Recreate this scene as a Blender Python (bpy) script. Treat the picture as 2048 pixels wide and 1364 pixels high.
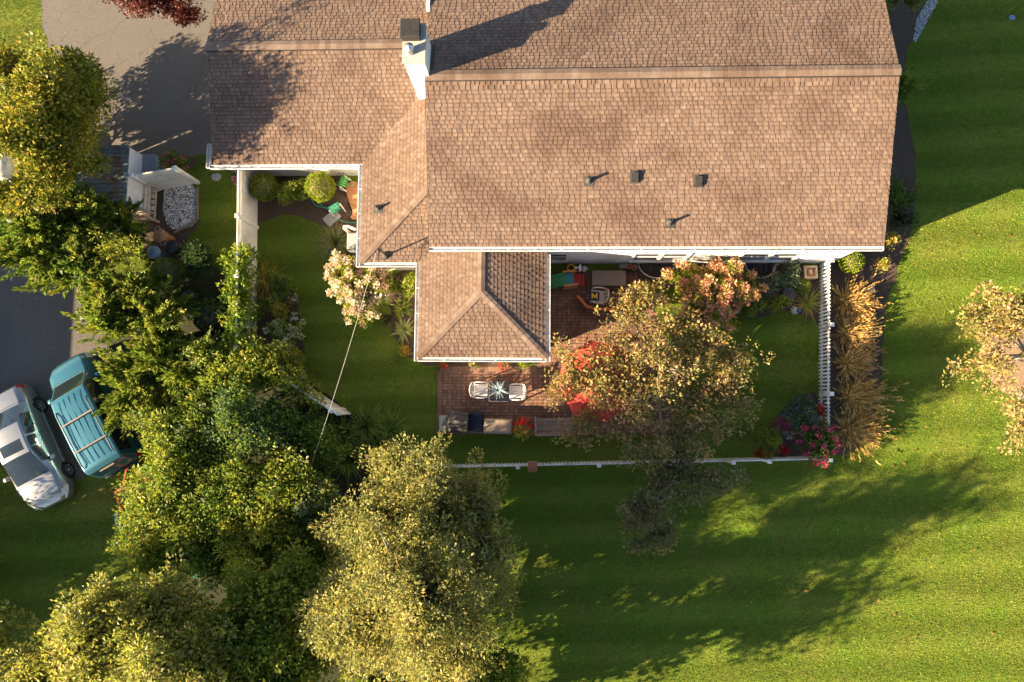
import bpy, math, random
import numpy as np
from mathutils import Vector, Matrix

# ---------------------------------------------------------------- clear, camera, world, sun, exposure
for o in list(bpy.data.objects):
    bpy.data.objects.remove(o)
S = bpy.context.scene
C = S.collection
H = 26.5                                    # camera height over the lawn
FPX, CX, CY = 2048 * 24 / 36.0, 1024.0, 682.0
def cam_axes(nx=1080.0, ny=800.0, roll=0.45):
    n = np.array([nx - CX, ny - CY, FPX]); n /= np.linalg.norm(n)
    a = math.radians(roll)
    x = np.array([math.cos(a), math.sin(a), 0.0]); x -= n * x.dot(n); x /= np.linalg.norm(x)
    return np.array([x, np.cross(-n, x), -n])
R = cam_axes()
cd = bpy.data.cameras.new('camera'); cam = bpy.data.objects.new('camera', cd); C.objects.link(cam)
cd.lens = 24; cd.sensor_width = 36; cd.sensor_fit = 'HORIZONTAL'; cd.clip_end = 2000; cd.clip_start = 0.1
cm = np.eye(4); cm[:3, 0] = R[:, 0]; cm[:3, 1] = -R[:, 1]; cm[:3, 2] = -R[:, 2]; cm[2, 3] = H
cam.matrix_world = Matrix(cm.tolist())
S.camera = cam
SUN_EL, SUN_AZ = math.radians(22.3), math.radians(22)     # light travels towards +x, +y
w = bpy.data.worlds.new('World'); S.world = w; w.use_nodes = True
wn = w.node_tree.nodes; wl = w.node_tree.links
sky = wn.new('ShaderNodeTexSky'); sky.sky_type = 'NISHITA'; sky.sun_disc = False
sky.dust_density = 1.0; sky.ozone_density = 1.4; sky.sun_elevation = SUN_EL; sky.sun_rotation = math.radians(248)
wn['Background'].inputs['Strength'].default_value = 0.052
wl.new(sky.outputs['Color'], wn['Background'].inputs['Color'])
sd = bpy.data.lights.new('sun', 'SUN'); sd.energy = 5.0; sd.angle = math.radians(0.55); sd.color = (1.0, 0.8, 0.52)
sun = bpy.data.objects.new('sun', sd); C.objects.link(sun)
sun.rotation_euler = Vector((math.cos(SUN_AZ) * math.cos(SUN_EL), math.sin(SUN_AZ) * math.cos(SUN_EL), -math.sin(SUN_EL))).to_track_quat('-Z', 'Y').to_euler()
sun.location = (-40, -20, 30)
S.view_settings.view_transform = 'Standard'; S.view_settings.look = 'None'
S.view_settings.exposure = 2.28; S.view_settings.gamma = 1.0
S.render.engine = 'CYCLES'

# ---------------------------------------------------------------- helpers
rng = np.random.default_rng(7)
def W(px, py, z=0.0):
    d = R @ np.array([px - CX, py - CY, FPX]); t = (z - H) / d[2]
    return (float(d[0] * t), float(d[1] * t))
def W3(px, py, z=0.0):
    a = W(px, py, z); return (a[0], a[1], z)
def proj(p):
    c = (np.asarray(p, float) - np.array([0, 0, H])) @ R
    return c[:, 0] / c[:, 2] * FPX + CX, c[:, 1] / c[:, 2] * FPX + CY
def mpp(z):
    return (H - z) / FPX                     # metres for one photo pixel at height z
class MB:
    """collects faces; build() links them as one mesh object"""
    def __init__(s): s.v = []; s.f = []
    def quad(s, *p):
        n = len(s.v); s.v += [tuple(q) for q in p]; s.f.append(tuple(range(n, n + len(p)))); return s
    def box(s, x0, x1, y0, y1, z0, z1):
        n = len(s.v)
        s.v += [(x0, y0, z0), (x1, y0, z0), (x1, y1, z0), (x0, y1, z0), (x0, y0, z1), (x1, y0, z1), (x1, y1, z1), (x0, y1, z1)]
        s.f += [tuple(n + i for i in q) for q in ((0, 3, 2, 1), (4, 5, 6, 7), (0, 1, 5, 4), (1, 2, 6, 5), (2, 3, 7, 6), (3, 0, 4, 7))]; return s
    def cham(s, x0, x1, y0, y1, z0, z1, b):
        """box with chamfered top edge"""
        n = len(s.v)
        s.v += [(x0, y0, z0), (x1, y0, z0), (x1, y1, z0), (x0, y1, z0), (x0, y0, z1 - b), (x1, y0, z1 - b), (x1, y1, z1 - b), (x0, y1, z1 - b),
                (x0 + b, y0 + b, z1), (x1 - b, y0 + b, z1), (x1 - b, y1 - b, z1), (x0 + b, y1 - b, z1)]
        for i in range(4):
            j = (i + 1) % 4
            s.f += [(n + i, n + j, n + 4 + j, n + 4 + i), (n + 4 + i, n + 4 + j, n + 8 + j, n + 8 + i)]
        s.f += [(n + 8, n + 9, n + 10, n + 11), (n + 3, n + 2, n + 1, n)]; return s
    def prism(s, pts, z0, z1):
        n = len(s.v); k = len(pts)
        s.v += [(p[0], p[1], z0) for p in pts] + [(p[0], p[1], z1) for p in pts]
        s.f += [tuple(n + k + i for i in range(k)), tuple(n + k - 1 - i for i in range(k))]
        s.f += [(n + i, n + (i + 1) % k, n + k + (i + 1) % k, n + k + i) for i in range(k)]; return s
    def lathe(s, prof, n=16, c=(0, 0), sx=1, sy=1):
        b = len(s.v)
        for r, z in prof:
            for i in range(n):
                a = 2 * math.pi * i / n
                s.v.append((c[0] + r * math.cos(a) * sx, c[1] + r * math.sin(a) * sy, z))
        for k in range(len(prof) - 1):
            for i in range(n):
                j = (i + 1) % n
                s.f.append((b + k * n + i, b + k * n + j, b + (k + 1) * n + j, b + (k + 1) * n + i))
        return s
    def tube(s, pts, rad, n=6, cap=True, ex=1.0):
        pts = [Vector(p) for p in pts]; b = len(s.v); m = len(pts)
        if not hasattr(rad, '__len__'): rad = [rad] * m
        for k, p in enumerate(pts):
            d = (pts[min(k + 1, m - 1)] - pts[max(k - 1, 0)]).normalized()
            u = d.cross(Vector((0, 0, 1)));
            if u.length < 1e-3: u = Vector((1, 0, 0))
            u.normalize(); v = d.cross(u)
            for i in range(n):
                a = 2 * math.pi * (i + .5) / n
                s.v.append(tuple(p + u * (rad[k] * math.cos(a)) + v * (rad[k] * ex * math.sin(a))))
        for k in range(m - 1):
            for i in range(n):
                j = (i + 1) % n
                s.f.append((b + k * n + i, b + k * n + j, b + (k + 1) * n + j, b + (k + 1) * n + i))
        if cap:
            s.f.append(tuple(b + i for i in range(n))[::-1]); s.f.append(tuple(b + (m - 1) * n + i for i in range(n)))
        return s
    def bar(s, p, q, wx, wz):
        """rectangular bar from p to q; wx wide sideways, wz deep"""
        p = Vector(p); q = Vector(q); d = (q - p).normalized(); u = d.cross(Vector((0, 0, 1)))
        if u.length < 1e-3: u = Vector((1, 0, 0))
        u.normalize(); v = u.cross(d); n = len(s.v)
        for e in (p, q):
            for a, b in ((-1, -1), (1, -1), (1, 1), (-1, 1)):
                s.v.append(tuple(e + u * (a * wx / 2) + v * (b * wz / 2)))
        s.f += [tuple(n + i for i in q4) for q4 in ((3, 2, 1, 0), (4, 5, 6, 7), (0, 1, 5, 4), (1, 2, 6, 5), (2, 3, 7, 6), (3, 0, 4, 7))]; return s
    def xf(s, fn, start=0):
        s.v[start:] = [tuple(fn(*p)) for p in s.v[start:]]; return s
    def mesh(s, name, smooth=False):
        me = bpy.data.meshes.new(name); me.from_pydata(s.v, [], s.f); me.update()
        if smooth: me.polygons.foreach_set('use_smooth', [True] * len(me.polygons))
        return me
    def build(s, name, m, parent=None, smooth=False, loc=None, rz=None):
        return put(name, s.mesh(name, smooth), m, parent, loc, rz)
def put(name, me, m=None, parent=None, loc=None, rz=None):
    o = bpy.data.objects.new(name, me); C.objects.link(o)
    if m is not None and not me.materials: me.materials.append(m)
    if parent is not None: o.parent = parent
    if loc is not None: o.location = loc
    if rz is not None: o.rotation_euler = (0, 0, rz)
    return o
def tag(o, label, cat, group=None):
    o['label'] = label; o['category'] = cat
    if group: o['group'] = group
    return o
def thing(name, label, cat, loc=(0, 0, 0), rz=0.0, group=None):
    o = bpy.data.objects.new(name, None); C.objects.link(o); o.empty_display_size = .2
    o.location = loc; o.rotation_euler = (0, 0, rz); return tag(o, label, cat, group)
def struct(o): o['kind'] = 'structure'; return o
def stuff(o): o['kind'] = 'stuff'; return o
def recalc(me):
    import bmesh
    b = bmesh.new(); b.from_mesh(me); bmesh.ops.recalc_face_normals(b, faces=b.faces); b.to_mesh(me); b.free(); return me
def np_mesh(name, v, k, col=None, smooth=False):
    """v: (n*k,3) verts, faces are consecutive runs of k verts; col (n*k,3)"""
    me = bpy.data.meshes.new(name); nv = len(v); nf = nv // k
    me.vertices.add(nv); me.vertices.foreach_set('co', np.ascontiguousarray(v, dtype=np.float32).ravel())
    me.loops.add(nv); me.loops.foreach_set('vertex_index', np.arange(nv, dtype=np.int32))
    me.polygons.add(nf); me.polygons.foreach_set('loop_start', np.arange(0, nv, k, dtype=np.int32))
    me.update(calc_edges=True)
    if col is not None:
        at = me.color_attributes.new('tint', 'FLOAT_COLOR', 'POINT')
        c4 = np.ones((nv, 4), dtype=np.float32); c4[:, :3] = col
        at.data.foreach_set('color', c4.ravel())
    me.validate(); return me
def inside(poly, x, y):
    poly = np.asarray(poly); r = np.zeros(len(x), bool); j = len(poly) - 1
    for i in range(len(poly)):
        xi, yi = poly[i]; xj, yj = poly[j]
        c = ((yi > y) != (yj > y)) & (x < (xj - xi) * (y - yi) / (yj - yi + 1e-12) + xi)
        r ^= c; j = i
    return r
def smooth_poly(pts, it=2, closed=True):
    p = [np.array(q, float) for q in pts]
    for _ in range(it):
        q = []; n = len(p)
        for i in range(n):
            a, b = p[i], p[(i + 1) % n]; q += [a * .75 + b * .25, a * .25 + b * .75]
        p = q
    return [tuple(a) for a in p]
def PX(pts, z=0.0, sm=0):
    if sm: pts = smooth_poly(pts, sm)
    return [W(a, b, z) for a, b in pts]

# ---------------------------------------------------------------- materials
def rgb(c): return (c[0], c[1], c[2], 1)
def mat(name, a, b=None, scale=6.0, rough=.75, bump=0.0, bscale=None, spec=.3, metal=0.0, detail=6, tint=False, coat=0.0, c3=None, s3=.6, rnd=0.0, crack=0.0):
    m = bpy.data.materials.new(name); m.use_nodes = True; nt = m.node_tree; N = nt.nodes; L = nt.links
    p = N['Principled BSDF']; p.inputs['Roughness'].default_value = rough; p.inputs['Metallic'].default_value = metal
    p.inputs['Specular IOR Level'].default_value = spec; p.inputs['Coat Weight'].default_value = coat; p.inputs['Coat Roughness'].default_value = .08
    tc = N.new('ShaderNodeTexCoord'); geo = N.new('ShaderNodeNewGeometry')
    src = geo.outputs['Position']
    no = N.new('ShaderNodeTexNoise'); no.inputs['Scale'].default_value = scale; no.inputs['Detail'].default_value = detail; no.inputs['Roughness'].default_value = .65
    L.new(src, no.inputs['Vector'])
    ra = N.new('ShaderNodeValToRGB'); ra.color_ramp.elements[0].position = .33; ra.color_ramp.elements[1].position = .67
    ra.color_ramp.elements[0].color = rgb(a); ra.color_ramp.elements[1].color = rgb(b or tuple(x * 1.25 for x in a))
    L.new(no.outputs['Fac'], ra.inputs['Fac']); out = ra.outputs['Color']
    if c3 is not None:                       # large patches of a third colour
        n3 = N.new('ShaderNodeTexNoise'); n3.inputs['Scale'].default_value = s3; n3.inputs['Detail'].default_value = 4; L.new(src, n3.inputs['Vector'])
        r3 = N.new('ShaderNodeValToRGB'); r3.color_ramp.elements[0].position = .48; r3.color_ramp.elements[1].position = .66; L.new(n3.outputs['Fac'], r3.inputs['Fac'])
        mx = N.new('ShaderNodeMix'); mx.data_type = 'RGBA'; L.new(r3.outputs['Color'], mx.inputs[0]); L.new(out, mx.inputs[6]); mx.inputs[7].default_value = rgb(c3); out = mx.outputs[2]
    if crack:                                # meandering hairline cracks
        nz = N.new('ShaderNodeTexNoise'); nz.inputs['Scale'].default_value = 1.3; L.new(src, nz.inputs['Vector'])
        va = N.new('ShaderNodeVectorMath'); va.operation = 'MULTIPLY_ADD'; va.inputs[1].default_value = (1.6, 1.6, 0); L.new(nz.outputs['Color'], va.inputs[0]); L.new(src, va.inputs[2])
        vo = N.new('ShaderNodeTexVoronoi'); vo.feature = 'DISTANCE_TO_EDGE'; vo.inputs['Scale'].default_value = crack; L.new(va.outputs[0], vo.inputs['Vector'])
        rc = N.new('ShaderNodeValToRGB'); rc.color_ramp.elements[0].position = .0; rc.color_ramp.elements[1].position = .007; rc.color_ramp.elements[0].color = (.35, .35, .35, 1); L.new(vo.outputs['Distance'], rc.inputs['Fac'])
        mk = N.new('ShaderNodeMix'); mk.data_type = 'RGBA'; mk.blend_type = 'MULTIPLY'; mk.inputs[0].default_value = .4; L.new(out, mk.inputs[6]); L.new(rc.outputs['Color'], mk.inputs[7]); out = mk.outputs[2]
    if tint:
        at = N.new('ShaderNodeAttribute'); at.attribute_name = 'tint'
        mx = N.new('ShaderNodeMix'); mx.data_type = 'RGBA'; mx.blend_type = 'MULTIPLY'; mx.inputs[0].default_value = 1
        L.new(out, mx.inputs[6]); L.new(at.outputs['Color'], mx.inputs[7]); out = mx.outputs[2]
    if rnd:
        oi = N.new('ShaderNodeObjectInfo'); mr = N.new('ShaderNodeMapRange'); mr.inputs[3].default_value = 1 - rnd; mr.inputs[4].default_value = 1 + rnd
        L.new(oi.outputs['Random'], mr.inputs[0]); hs = N.new('ShaderNodeHueSaturation'); L.new(mr.outputs[0], hs.inputs['Value']); L.new(out, hs.inputs['Color']); out = hs.outputs['Color']
    L.new(out, p.inputs['Base Color'])
    if bump:
        nb = N.new('ShaderNodeTexNoise'); nb.inputs['Scale'].default_value = bscale or scale * 6; nb.inputs['Detail'].default_value = 5; L.new(src, nb.inputs['Vector'])
        bp = N.new('ShaderNodeBump'); bp.inputs['Strength'].default_value = bump; bp.inputs['Distance'].default_value = .03
        L.new(nb.outputs['Fac'], bp.inputs['Height']); L.new(bp.outputs['Normal'], p.inputs['Normal'])
    return m
def leaf_mat(name, trans=.3, rough=.5):
    m = bpy.data.materials.new(name); m.use_nodes = True; nt = m.node_tree; N = nt.nodes; L = nt.links
    p = N['Principled BSDF']; p.inputs['Roughness'].default_value = rough; p.inputs['Specular IOR Level'].default_value = .35
    at = N.new('ShaderNodeAttribute'); at.attribute_name = 'tint'
    geo = N.new('ShaderNodeNewGeometry'); no = N.new('ShaderNodeTexNoise'); no.inputs['Scale'].default_value = 9; L.new(geo.outputs['Position'], no.inputs['Vector'])
    mr = N.new('ShaderNodeMapRange'); mr.inputs[1].default_value = .3; mr.inputs[2].default_value = .7; mr.inputs[3].default_value = .8; mr.inputs[4].default_value = 1.2; L.new(no.outputs['Fac'], mr.inputs[0])
    mx = N.new('ShaderNodeMix'); mx.data_type = 'RGBA'; mx.blend_type = 'MULTIPLY'; mx.inputs[0].default_value = 1
    L.new(at.outputs['Color'], mx.inputs[6]); L.new(mr.outputs[0], mx.inputs[7])
    L.new(mx.outputs[2], p.inputs['Base Color'])
    t = N.new('ShaderNodeBsdfTranslucent'); L.new(mx.outputs[2], t.inputs['Color'])
    ms = N.new('ShaderNodeMixShader'); ms.inputs[0].default_value = trans
    L.new(p.outputs[0], ms.inputs[1]); L.new(t.outputs[0], ms.inputs[2]); L.new(ms.outputs[0], N['Material Output'].inputs['Surface'])
    return m
M = {}
M['leaf'] = leaf_mat('leaf', .45); M['petal'] = leaf_mat('petal', .35, .7); M['blade'] = leaf_mat('grass_blade', .3, .6)
M['bark'] = mat('bark', (.13, .095, .065), (.24, .18, .13), 14, .9, .5, 40)
M['bark_pale'] = mat('bark_pale', (.26, .21, .15), (.42, .34, .25), 14, .9, .4, 40)
M['shingle'] = mat('asphalt_shingle', (.82, .82, .84), (1.12, 1.12, 1.1), 5, .92, .25, 160, .2, tint=True, c3=(.7, .66, .64), s3=.5)
M['roof_deck'] = mat('roof_underlay', (.05, .04, .035), (.09, .07, .06), 6, .95)
M['white'] = mat('white_paint', (.7, .68, .65), (.8, .78, .75), 7, .5, .05, 60, c3=(.5, .46, .41), s3=1.6)
M['siding'] = mat('white_siding', (.68, .65, .62), (.78, .75, .72), 5, .55, .05, 60, c3=(.6, .56, .52), s3=.9)
M['vinyl'] = mat('white_vinyl', (.7, .67, .62), (.78, .75, .71), 5, .45, 0, c3=(.55, .52, .45), s3=1.2)
M['gutter_in'] = mat('gutter_dirt', (.34, .31, .29), (.62, .6, .58), 9, .8)
M['glass'] = mat('window_glass', (.02, .025, .03), (.04, .05, .06), 1.5, .06, spec=.6)
M['shade'] = mat('window_blind', (.3, .27, .24), (.36, .33, .3), 4, .7)
M['black_metal'] = mat('black_metal', (.025, .022, .02), (.04, .036, .033), 10, .55)
M['galv'] = mat('galvanised_metal', (.42, .43, .45), (.6, .6, .62), 12, .35, metal=.8)
M['lead'] = mat('flashing', (.035, .033, .03), (.07, .065, .06), 9, .75)
M['grey_plastic'] = mat('grey_plastic', (.2, .21, .25), (.26, .27, .31), 4, .55)
M['mulch'] = mat('mulch', (.045, .028, .02), (.13, .085, .06), 22, .95, 1.0, 60, c3=(.1, .068, .048), s3=1.3)
M['straw'] = mat('straw_mulch', (.22, .14, .085), (.36, .24, .15), 14, .95, .9, 50)
M['concrete'] = mat('concrete', (.3, .28, .26), (.42, .4, .37), 7, .9, .3, 50)
M['stone'] = mat('cast_stone', (.42, .33, .23), (.58, .47, .34), 9, .9, .4, 40)
M['terracotta'] = mat('terracotta', (.4, .17, .08), (.5, .24, .12), 7, .85, .3, 40)
M['wood_grey'] = mat('weathered_wood', (.2, .15, .115), (.33, .26, .2), 12, .85, .4, 50, rnd=.15)
M['wood_red'] = mat('red_stained_wood', (.22, .075, .045), (.34, .13, .08), 12, .8, .3, 50, rnd=.12)
# ---------------------------------------------------------------- ground
def lawn_mat():
    m = bpy.data.materials.new('lawn'); m.use_nodes = True; nt = m.node_tree; N = nt.nodes; L = nt.links
    p = N['Principled BSDF']; p.inputs['Roughness'].default_value = .9; p.inputs['Specular IOR Level'].default_value = .15
    g = N.new('ShaderNodeNewGeometry')
    def noise(s, d=4, r=.6):
        n = N.new('ShaderNodeTexNoise'); n.inputs['Scale'].default_value = s; n.inputs['Detail'].default_value = d; n.inputs['Roughness'].default_value = r; L.new(g.outputs['Position'], n.inputs['Vector']); return n.outputs['Fac']
    def ramp(f, a, b, lo=.35, hi=.65):
        r = N.new('ShaderNodeValToRGB'); r.color_ramp.elements[0].position = lo; r.color_ramp.elements[1].position = hi; r.color_ramp.elements[0].color = rgb(a); r.color_ramp.elements[1].color = rgb(b); L.new(f, r.inputs['Fac']); return r.outputs['Color']
    def mix(f, a, b, bt='MIX'):
        x = N.new('ShaderNodeMix'); x.data_type = 'RGBA'; x.blend_type = bt
        if isinstance(f, float): x.inputs[0].default_value = f
        else: L.new(f, x.inputs[0])
        L.new(a, x.inputs[6])
        if isinstance(b, tuple): x.inputs[7].default_value = rgb(b)
        else: L.new(b, x.inputs[7])
        return x.outputs[2]
    base = ramp(noise(26, 8, .8), (.035, .1, .01), (.175, .235, .018), .3, .7)
    base = mix(ramp(noise(.55, 5), (0, 0, 0), (.6, .6, .6)), base, (.17, .16, .028))
    base = mix(ramp(noise(3.2, 5), (0, 0, 0), (.35, .35, .35), .55, .75), base, (.2, .17, .05))
    # mowing passes: alternate nap of the grass
    mp = N.new('ShaderNodeMapping'); mp.inputs['Rotation'].default_value = (0, 0, math.radians(-2.6)); L.new(g.outputs['Position'], mp.inputs['Vector'])
    wv = N.new('ShaderNodeTexWave'); wv.bands_direction = 'Y'; wv.inputs['Scale'].default_value = .215; wv.inputs['Distortion'].default_value = 1.1; wv.inputs['Detail'].default_value = 3; wv.inputs['Detail Scale'].default_value = 1.4
    L.new(mp.outputs[0], wv.inputs['Vector'])
    base = mix(1.0, base, ramp(wv.outputs['Fac'], (.86, .88, .86), (1.2, 1.16, 1.26), .3, .8), 'MULTIPLY')
    L.new(base, p.inputs['Base Color'])
    b = N.new('ShaderNodeBump'); b.inputs['Strength'].default_value = .7; b.inputs['Distance'].default_value = .05; L.new(noise(30, 6, .8), b.inputs['Height']); L.new(b.outputs['Normal'], p.inputs['Normal'])
    return m
M['lawn'] = lawn_mat()
M['asphalt'] = mat('driveway_asphalt', (.095, .082, .071), (.17, .147, .128), 28, .92, .5, 120, c3=(.155, .134, .115), s3=.28, detail=12, crack=.32)
M['asphalt_dark'] = mat('side_drive_asphalt', (.08, .068, .06), (.15, .128, .115), 28, .92, .5, 120, c3=(.13, .11, .1), s3=.3, detail=12, crack=.4)
g = MB(); g.quad((-400, -400, 0), (400, -400, 0), (400, 400, 0), (-400, 400, 0)); struct(g.build('lawn', M['lawn']))
def sheet(name, poly, z, m):
    b = MB(); b.quad(*[(x, y, z) for x, y in poly])
    o = b.build(name, m)
    for pl in o.data.polygons:
        if pl.normal.z < 0: pl.flip()
    return struct(o)
SHEETS = []
def ragged(poly, step=.22, amp=.035):
    g = np.random.default_rng(len(SHEETS) + 900); out = []
    for i in range(len(poly)):
        a, b = np.array(poly[i]), np.array(poly[(i + 1) % len(poly)]); n = max(1, int(np.linalg.norm(b - a) / step))
        out += [tuple(a + (b - a) * k / n + g.normal(size=2) * amp) for k in range(n)]
    return out
def ground_sheet(name, px, z, m, sm=2):
    poly = ragged(PX(px, 0, sm)); SHEETS.append(poly); return sheet(name, poly, z, m)
ground_sheet('driveway', [(84, -60), (80, 40), (100, 110), (150, 150), (180, 260), (200, 312), (330, 316), (412, 312), (560, 300), (560, -90), (300, -90)], .006, M['asphalt'], 1)
ground_sheet('side_driveway', [(-160, 520), (60, 500), (200, 590), (215, 700), (290, 860), (250, 950), (160, 950), (110, 990), (40, 1010), (20, 930), (-40, 800), (-160, 780)], .006, M['asphalt_dark'], 1)
ground_sheet('mulch_bed_house', [(502, 352), (720, 330), (760, 560), (700, 560), (690, 470), (650, 455), (600, 432), (560, 430), (500, 452)], .008, M['mulch'], 2)
ground_sheet('mulch_bed_fence', [(508, 555), (560, 545), (592, 590), (604, 650), (606, 720), (600, 760), (500, 700)], .008, M['mulch'], 2)
ground_sheet('mulch_bed_sunroom', [(775, 545), (860, 530), (1070, 690), (1076, 736), (880, 736), (840, 728), (800, 700), (780, 650)], .008, M['mulch'], 2)
ground_sheet('mulch_bed_corner', [(1500, 528), (1645, 522), (1645, 660), (1610, 630), (1560, 620), (1500, 645), (1470, 600), (1250, 560), (1240, 522)], .008, M['mulch'], 2)
ground_sheet('mulch_bed_grasses', [(1655, 505), (1700, 300), (1745, -60), (1900, -60), (1850, 30), (1820, 90), (1805, 140), (1812, 210), (1828, 300), (1832, 380), (1825, 450), (1800, 530), (1765, 620), (1765, 760), (1745, 850), (1715, 905), (1650, 915), (1645, 700)], .008, M['mulch'], 2)
ground_sheet('mulch_bed_flowers', [(1530, 860), (1590, 790), (1645, 780), (1648, 915), (1520, 915)], .010, M['mulch'], 2)
ground_sheet('mulch_bed_enclosure', [(300, 370), (395, 366), (402, 450), (370, 480), (360, 540), (300, 540), (270, 430)], .008, M['mulch'], 1)
ground_sheet('mulch_bed_driveway', [(180, 310), (330, 312), (400, 312), (396, 332), (360, 345), (250, 345)], .010, M['mulch'], 1)
ground_sheet('mulch_ring', [(1955, 680), (1965, 750), (2010, 790), (2080, 800), (2120, 740), (2120, 660), (2060, 620), (1990, 625)], .010, M['straw'], 2)
DRY = PX([(110, 1010), (190, 955), (245, 985), (235, 1020), (180, 1040), (120, 1035)], 0, 2)
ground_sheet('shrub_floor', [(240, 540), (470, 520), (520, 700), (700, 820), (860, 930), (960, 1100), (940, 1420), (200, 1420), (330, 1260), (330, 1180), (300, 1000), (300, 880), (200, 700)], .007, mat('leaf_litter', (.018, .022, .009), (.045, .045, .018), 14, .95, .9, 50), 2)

# white pebble bed with timber edging
pebble_poly = PX([(330, 372), (382, 368), (392, 380), (391, 440), (384, 452), (350, 462), (335, 450), (326, 420)])
SHEETS.append(pebble_poly)
def pebbles(name, poly, n, r0, r1, cols, seed):
    g = np.random.default_rng(seed); P_ = np.array(poly); lo, hi = P_.min(0), P_.max(0)
    x = g.uniform(lo[0], hi[0], n * 3); y = g.uniform(lo[1], hi[1], n * 3); k = inside(poly, x, y); x, y = x[k][:n], y[k][:n]; n = len(x)
    r = g.uniform(r0, r1, n); a = g.uniform(0, 6.28, n)
    base = np.array([[math.cos(t), math.sin(t), 0] for t in np.linspace(0, 2 * math.pi, 6)[:-1]])
    c = np.array(cols)[g.integers(0, len(cols), n)] * g.uniform(.75, 1.15, (n, 1))
    V = []; K = []
    top = np.stack([x, y, .012 + r * .7], 1)
    for i in range(5):
        j = (i + 1) % 5
        def pt(q):
            ca, sa = np.cos(a), np.sin(a); bx, by = base[q][0] * r, base[q][1] * r * .75
            return np.stack([x + bx * ca - by * sa, y + bx * sa + by * ca, np.full(n, .012)], 1)
        V.append(np.stack([pt(i), pt(j), top], 1))
    v = np.concatenate(V, 0).reshape(-1, 3); cc = np.repeat(np.concatenate([c] * 5, 0), 3, 0)
    return np_mesh(name, v, 3, cc)
M['pebble'] = mat('pebble', (.9, .9, .9), (1.05, 1.05, 1.05), 40, .7, tint=True)
pb = put('pebble_bed', pebbles('pebble_bed', pebble_poly, 2600, .018, .04, [(.75, .74, .72), (.6, .58, .55), (.1, .08, .06), (.8, .79, .78)], 3), M['pebble']); stuff(pb)
pb['label'] = 'white pebbles spread beside the vinyl enclosure fence'
gv = PX([(1826, 80), (1832, 40), (1862, -10), (1890, -60), (1925, -60), (1878, 0), (1850, 50), (1832, 84)])
SHEETS.append(gv); gg = put('gravel_strip', pebbles('gravel_strip', gv, 2600, .015, .035, [(.5, .5, .52), (.36, .36, .38), (.6, .6, .62), (.24, .24, .25)], 5), M['pebble']); stuff(gg)
gg['label'] = 'pale grey gravel strip curving past the mulch bed'

# ---------------------------------------------------------------- patio of pavers
M['paver'] = mat('paver', (.85, .85, .85), (1.15, 1.15, 1.15), 12, .9, .3, 90, tint=True, c3=(.7, .66, .62), s3=.9)
M['joint'] = mat('paver_joint', (.07, .048, .034), (.12, .08, .055), 14, .95)
patio_px = [(879, 737), (1072, 737), (1072, 700), (1098, 700), (1098, 545), (1270, 545), (1300, 600), (1340, 700), (1350, 868), (879, 868)]
patio_poly = PX(patio_px); SHEETS.append(patio_poly)
pat = sheet('patio', patio_poly, .012, M['joint'])
def paver_field():
    g = np.random.default_rng(11); V = []; K = []
    cols = np.array([(.3, .155, .1), (.34, .18, .12), (.26, .135, .092), (.32, .185, .13), (.24, .145, .105), (.35, .165, .115)]) * .78
    P_ = np.array(patio_poly); lo, hi = P_.min(0), P_.max(0); row = 0; y = lo[1]; cells = []
    while y < hi[1]:
        x = lo[0] - (row % 2) * .09; i = row
        while x < hi[0]:
            big = i % 2 == 0; wd = .115 if big else .07; hh = .119 if big else .108
            cells.append((x + wd / 2, y + .06, wd / 2 - .004, hh / 2 - .003, big)); x += wd; i += 1
        y += .122; row += 1
    c = np.array([q[:2] for q in cells]); k = inside(patio_poly, c[:, 0], c[:, 1])
    for (x, y, a, b, big), ok in zip(cells, k):
        if not ok: continue
        ch = .025 if big else .008; z1 = .028 + g.uniform(-.003, .003); t = g.uniform(-.002, .002)
        oct8 = [(-a + ch, -b), (a - ch, -b), (a, -b + ch), (a, b - ch), (a - ch, b), (-a + ch, b), (-a, b - ch), (-a, -b + ch)]
        col = cols[g.integers(0, 6)] * g.uniform(.8, 1.2)
        top = [(x + p, y + q, z1 + t * p / a) for p, q in oct8]; bot = [(x + p, y + q, .01) for p, q in oct8]
        V += [top[0], top[1], top[2], top[3], top[0], top[3], top[4], top[7], top[7], top[4], top[5], top[6]]; K += [col] * 12
        for i in (0, 2, 4, 6, 1, 3, 5, 7):
            j = (i + 1) % 8; V += [bot[i], bot[j], top[j], top[i]]; K += [col] * 4
    return np_mesh('paver_field', np.array(V), 4, np.array(K))
o = put('paver_field', paver_field(), M['paver'], pat); stuff(o)
# soldier course along the bed, each brick a piece
for edge in (((880, 738), (1072, 738), 26), ((880, 744), (880, 868), 18)):
    (a, b, n) = edge; A = np.array(W(*a)); B = np.array(W(*b)); d = (B - A) / n; L_ = np.linalg.norm(d); u = d / L_; ang = math.atan2(u[1], u[0])
    bm_ = MB().cham(0.004, L_ - .004, -.1, 0.1, .012, .042, .006).mesh('edge_paver')
    cc = bm_.color_attributes.new('tint', 'FLOAT_COLOR', 'POINT')
    for q in cc.data: q.color = (.22, .13, .09, 1)
    for i in range(n):
        p = A + d * i; put('edge_paver', bm_, M['paver'], pat, (p[0], p[1], 0), ang)

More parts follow.
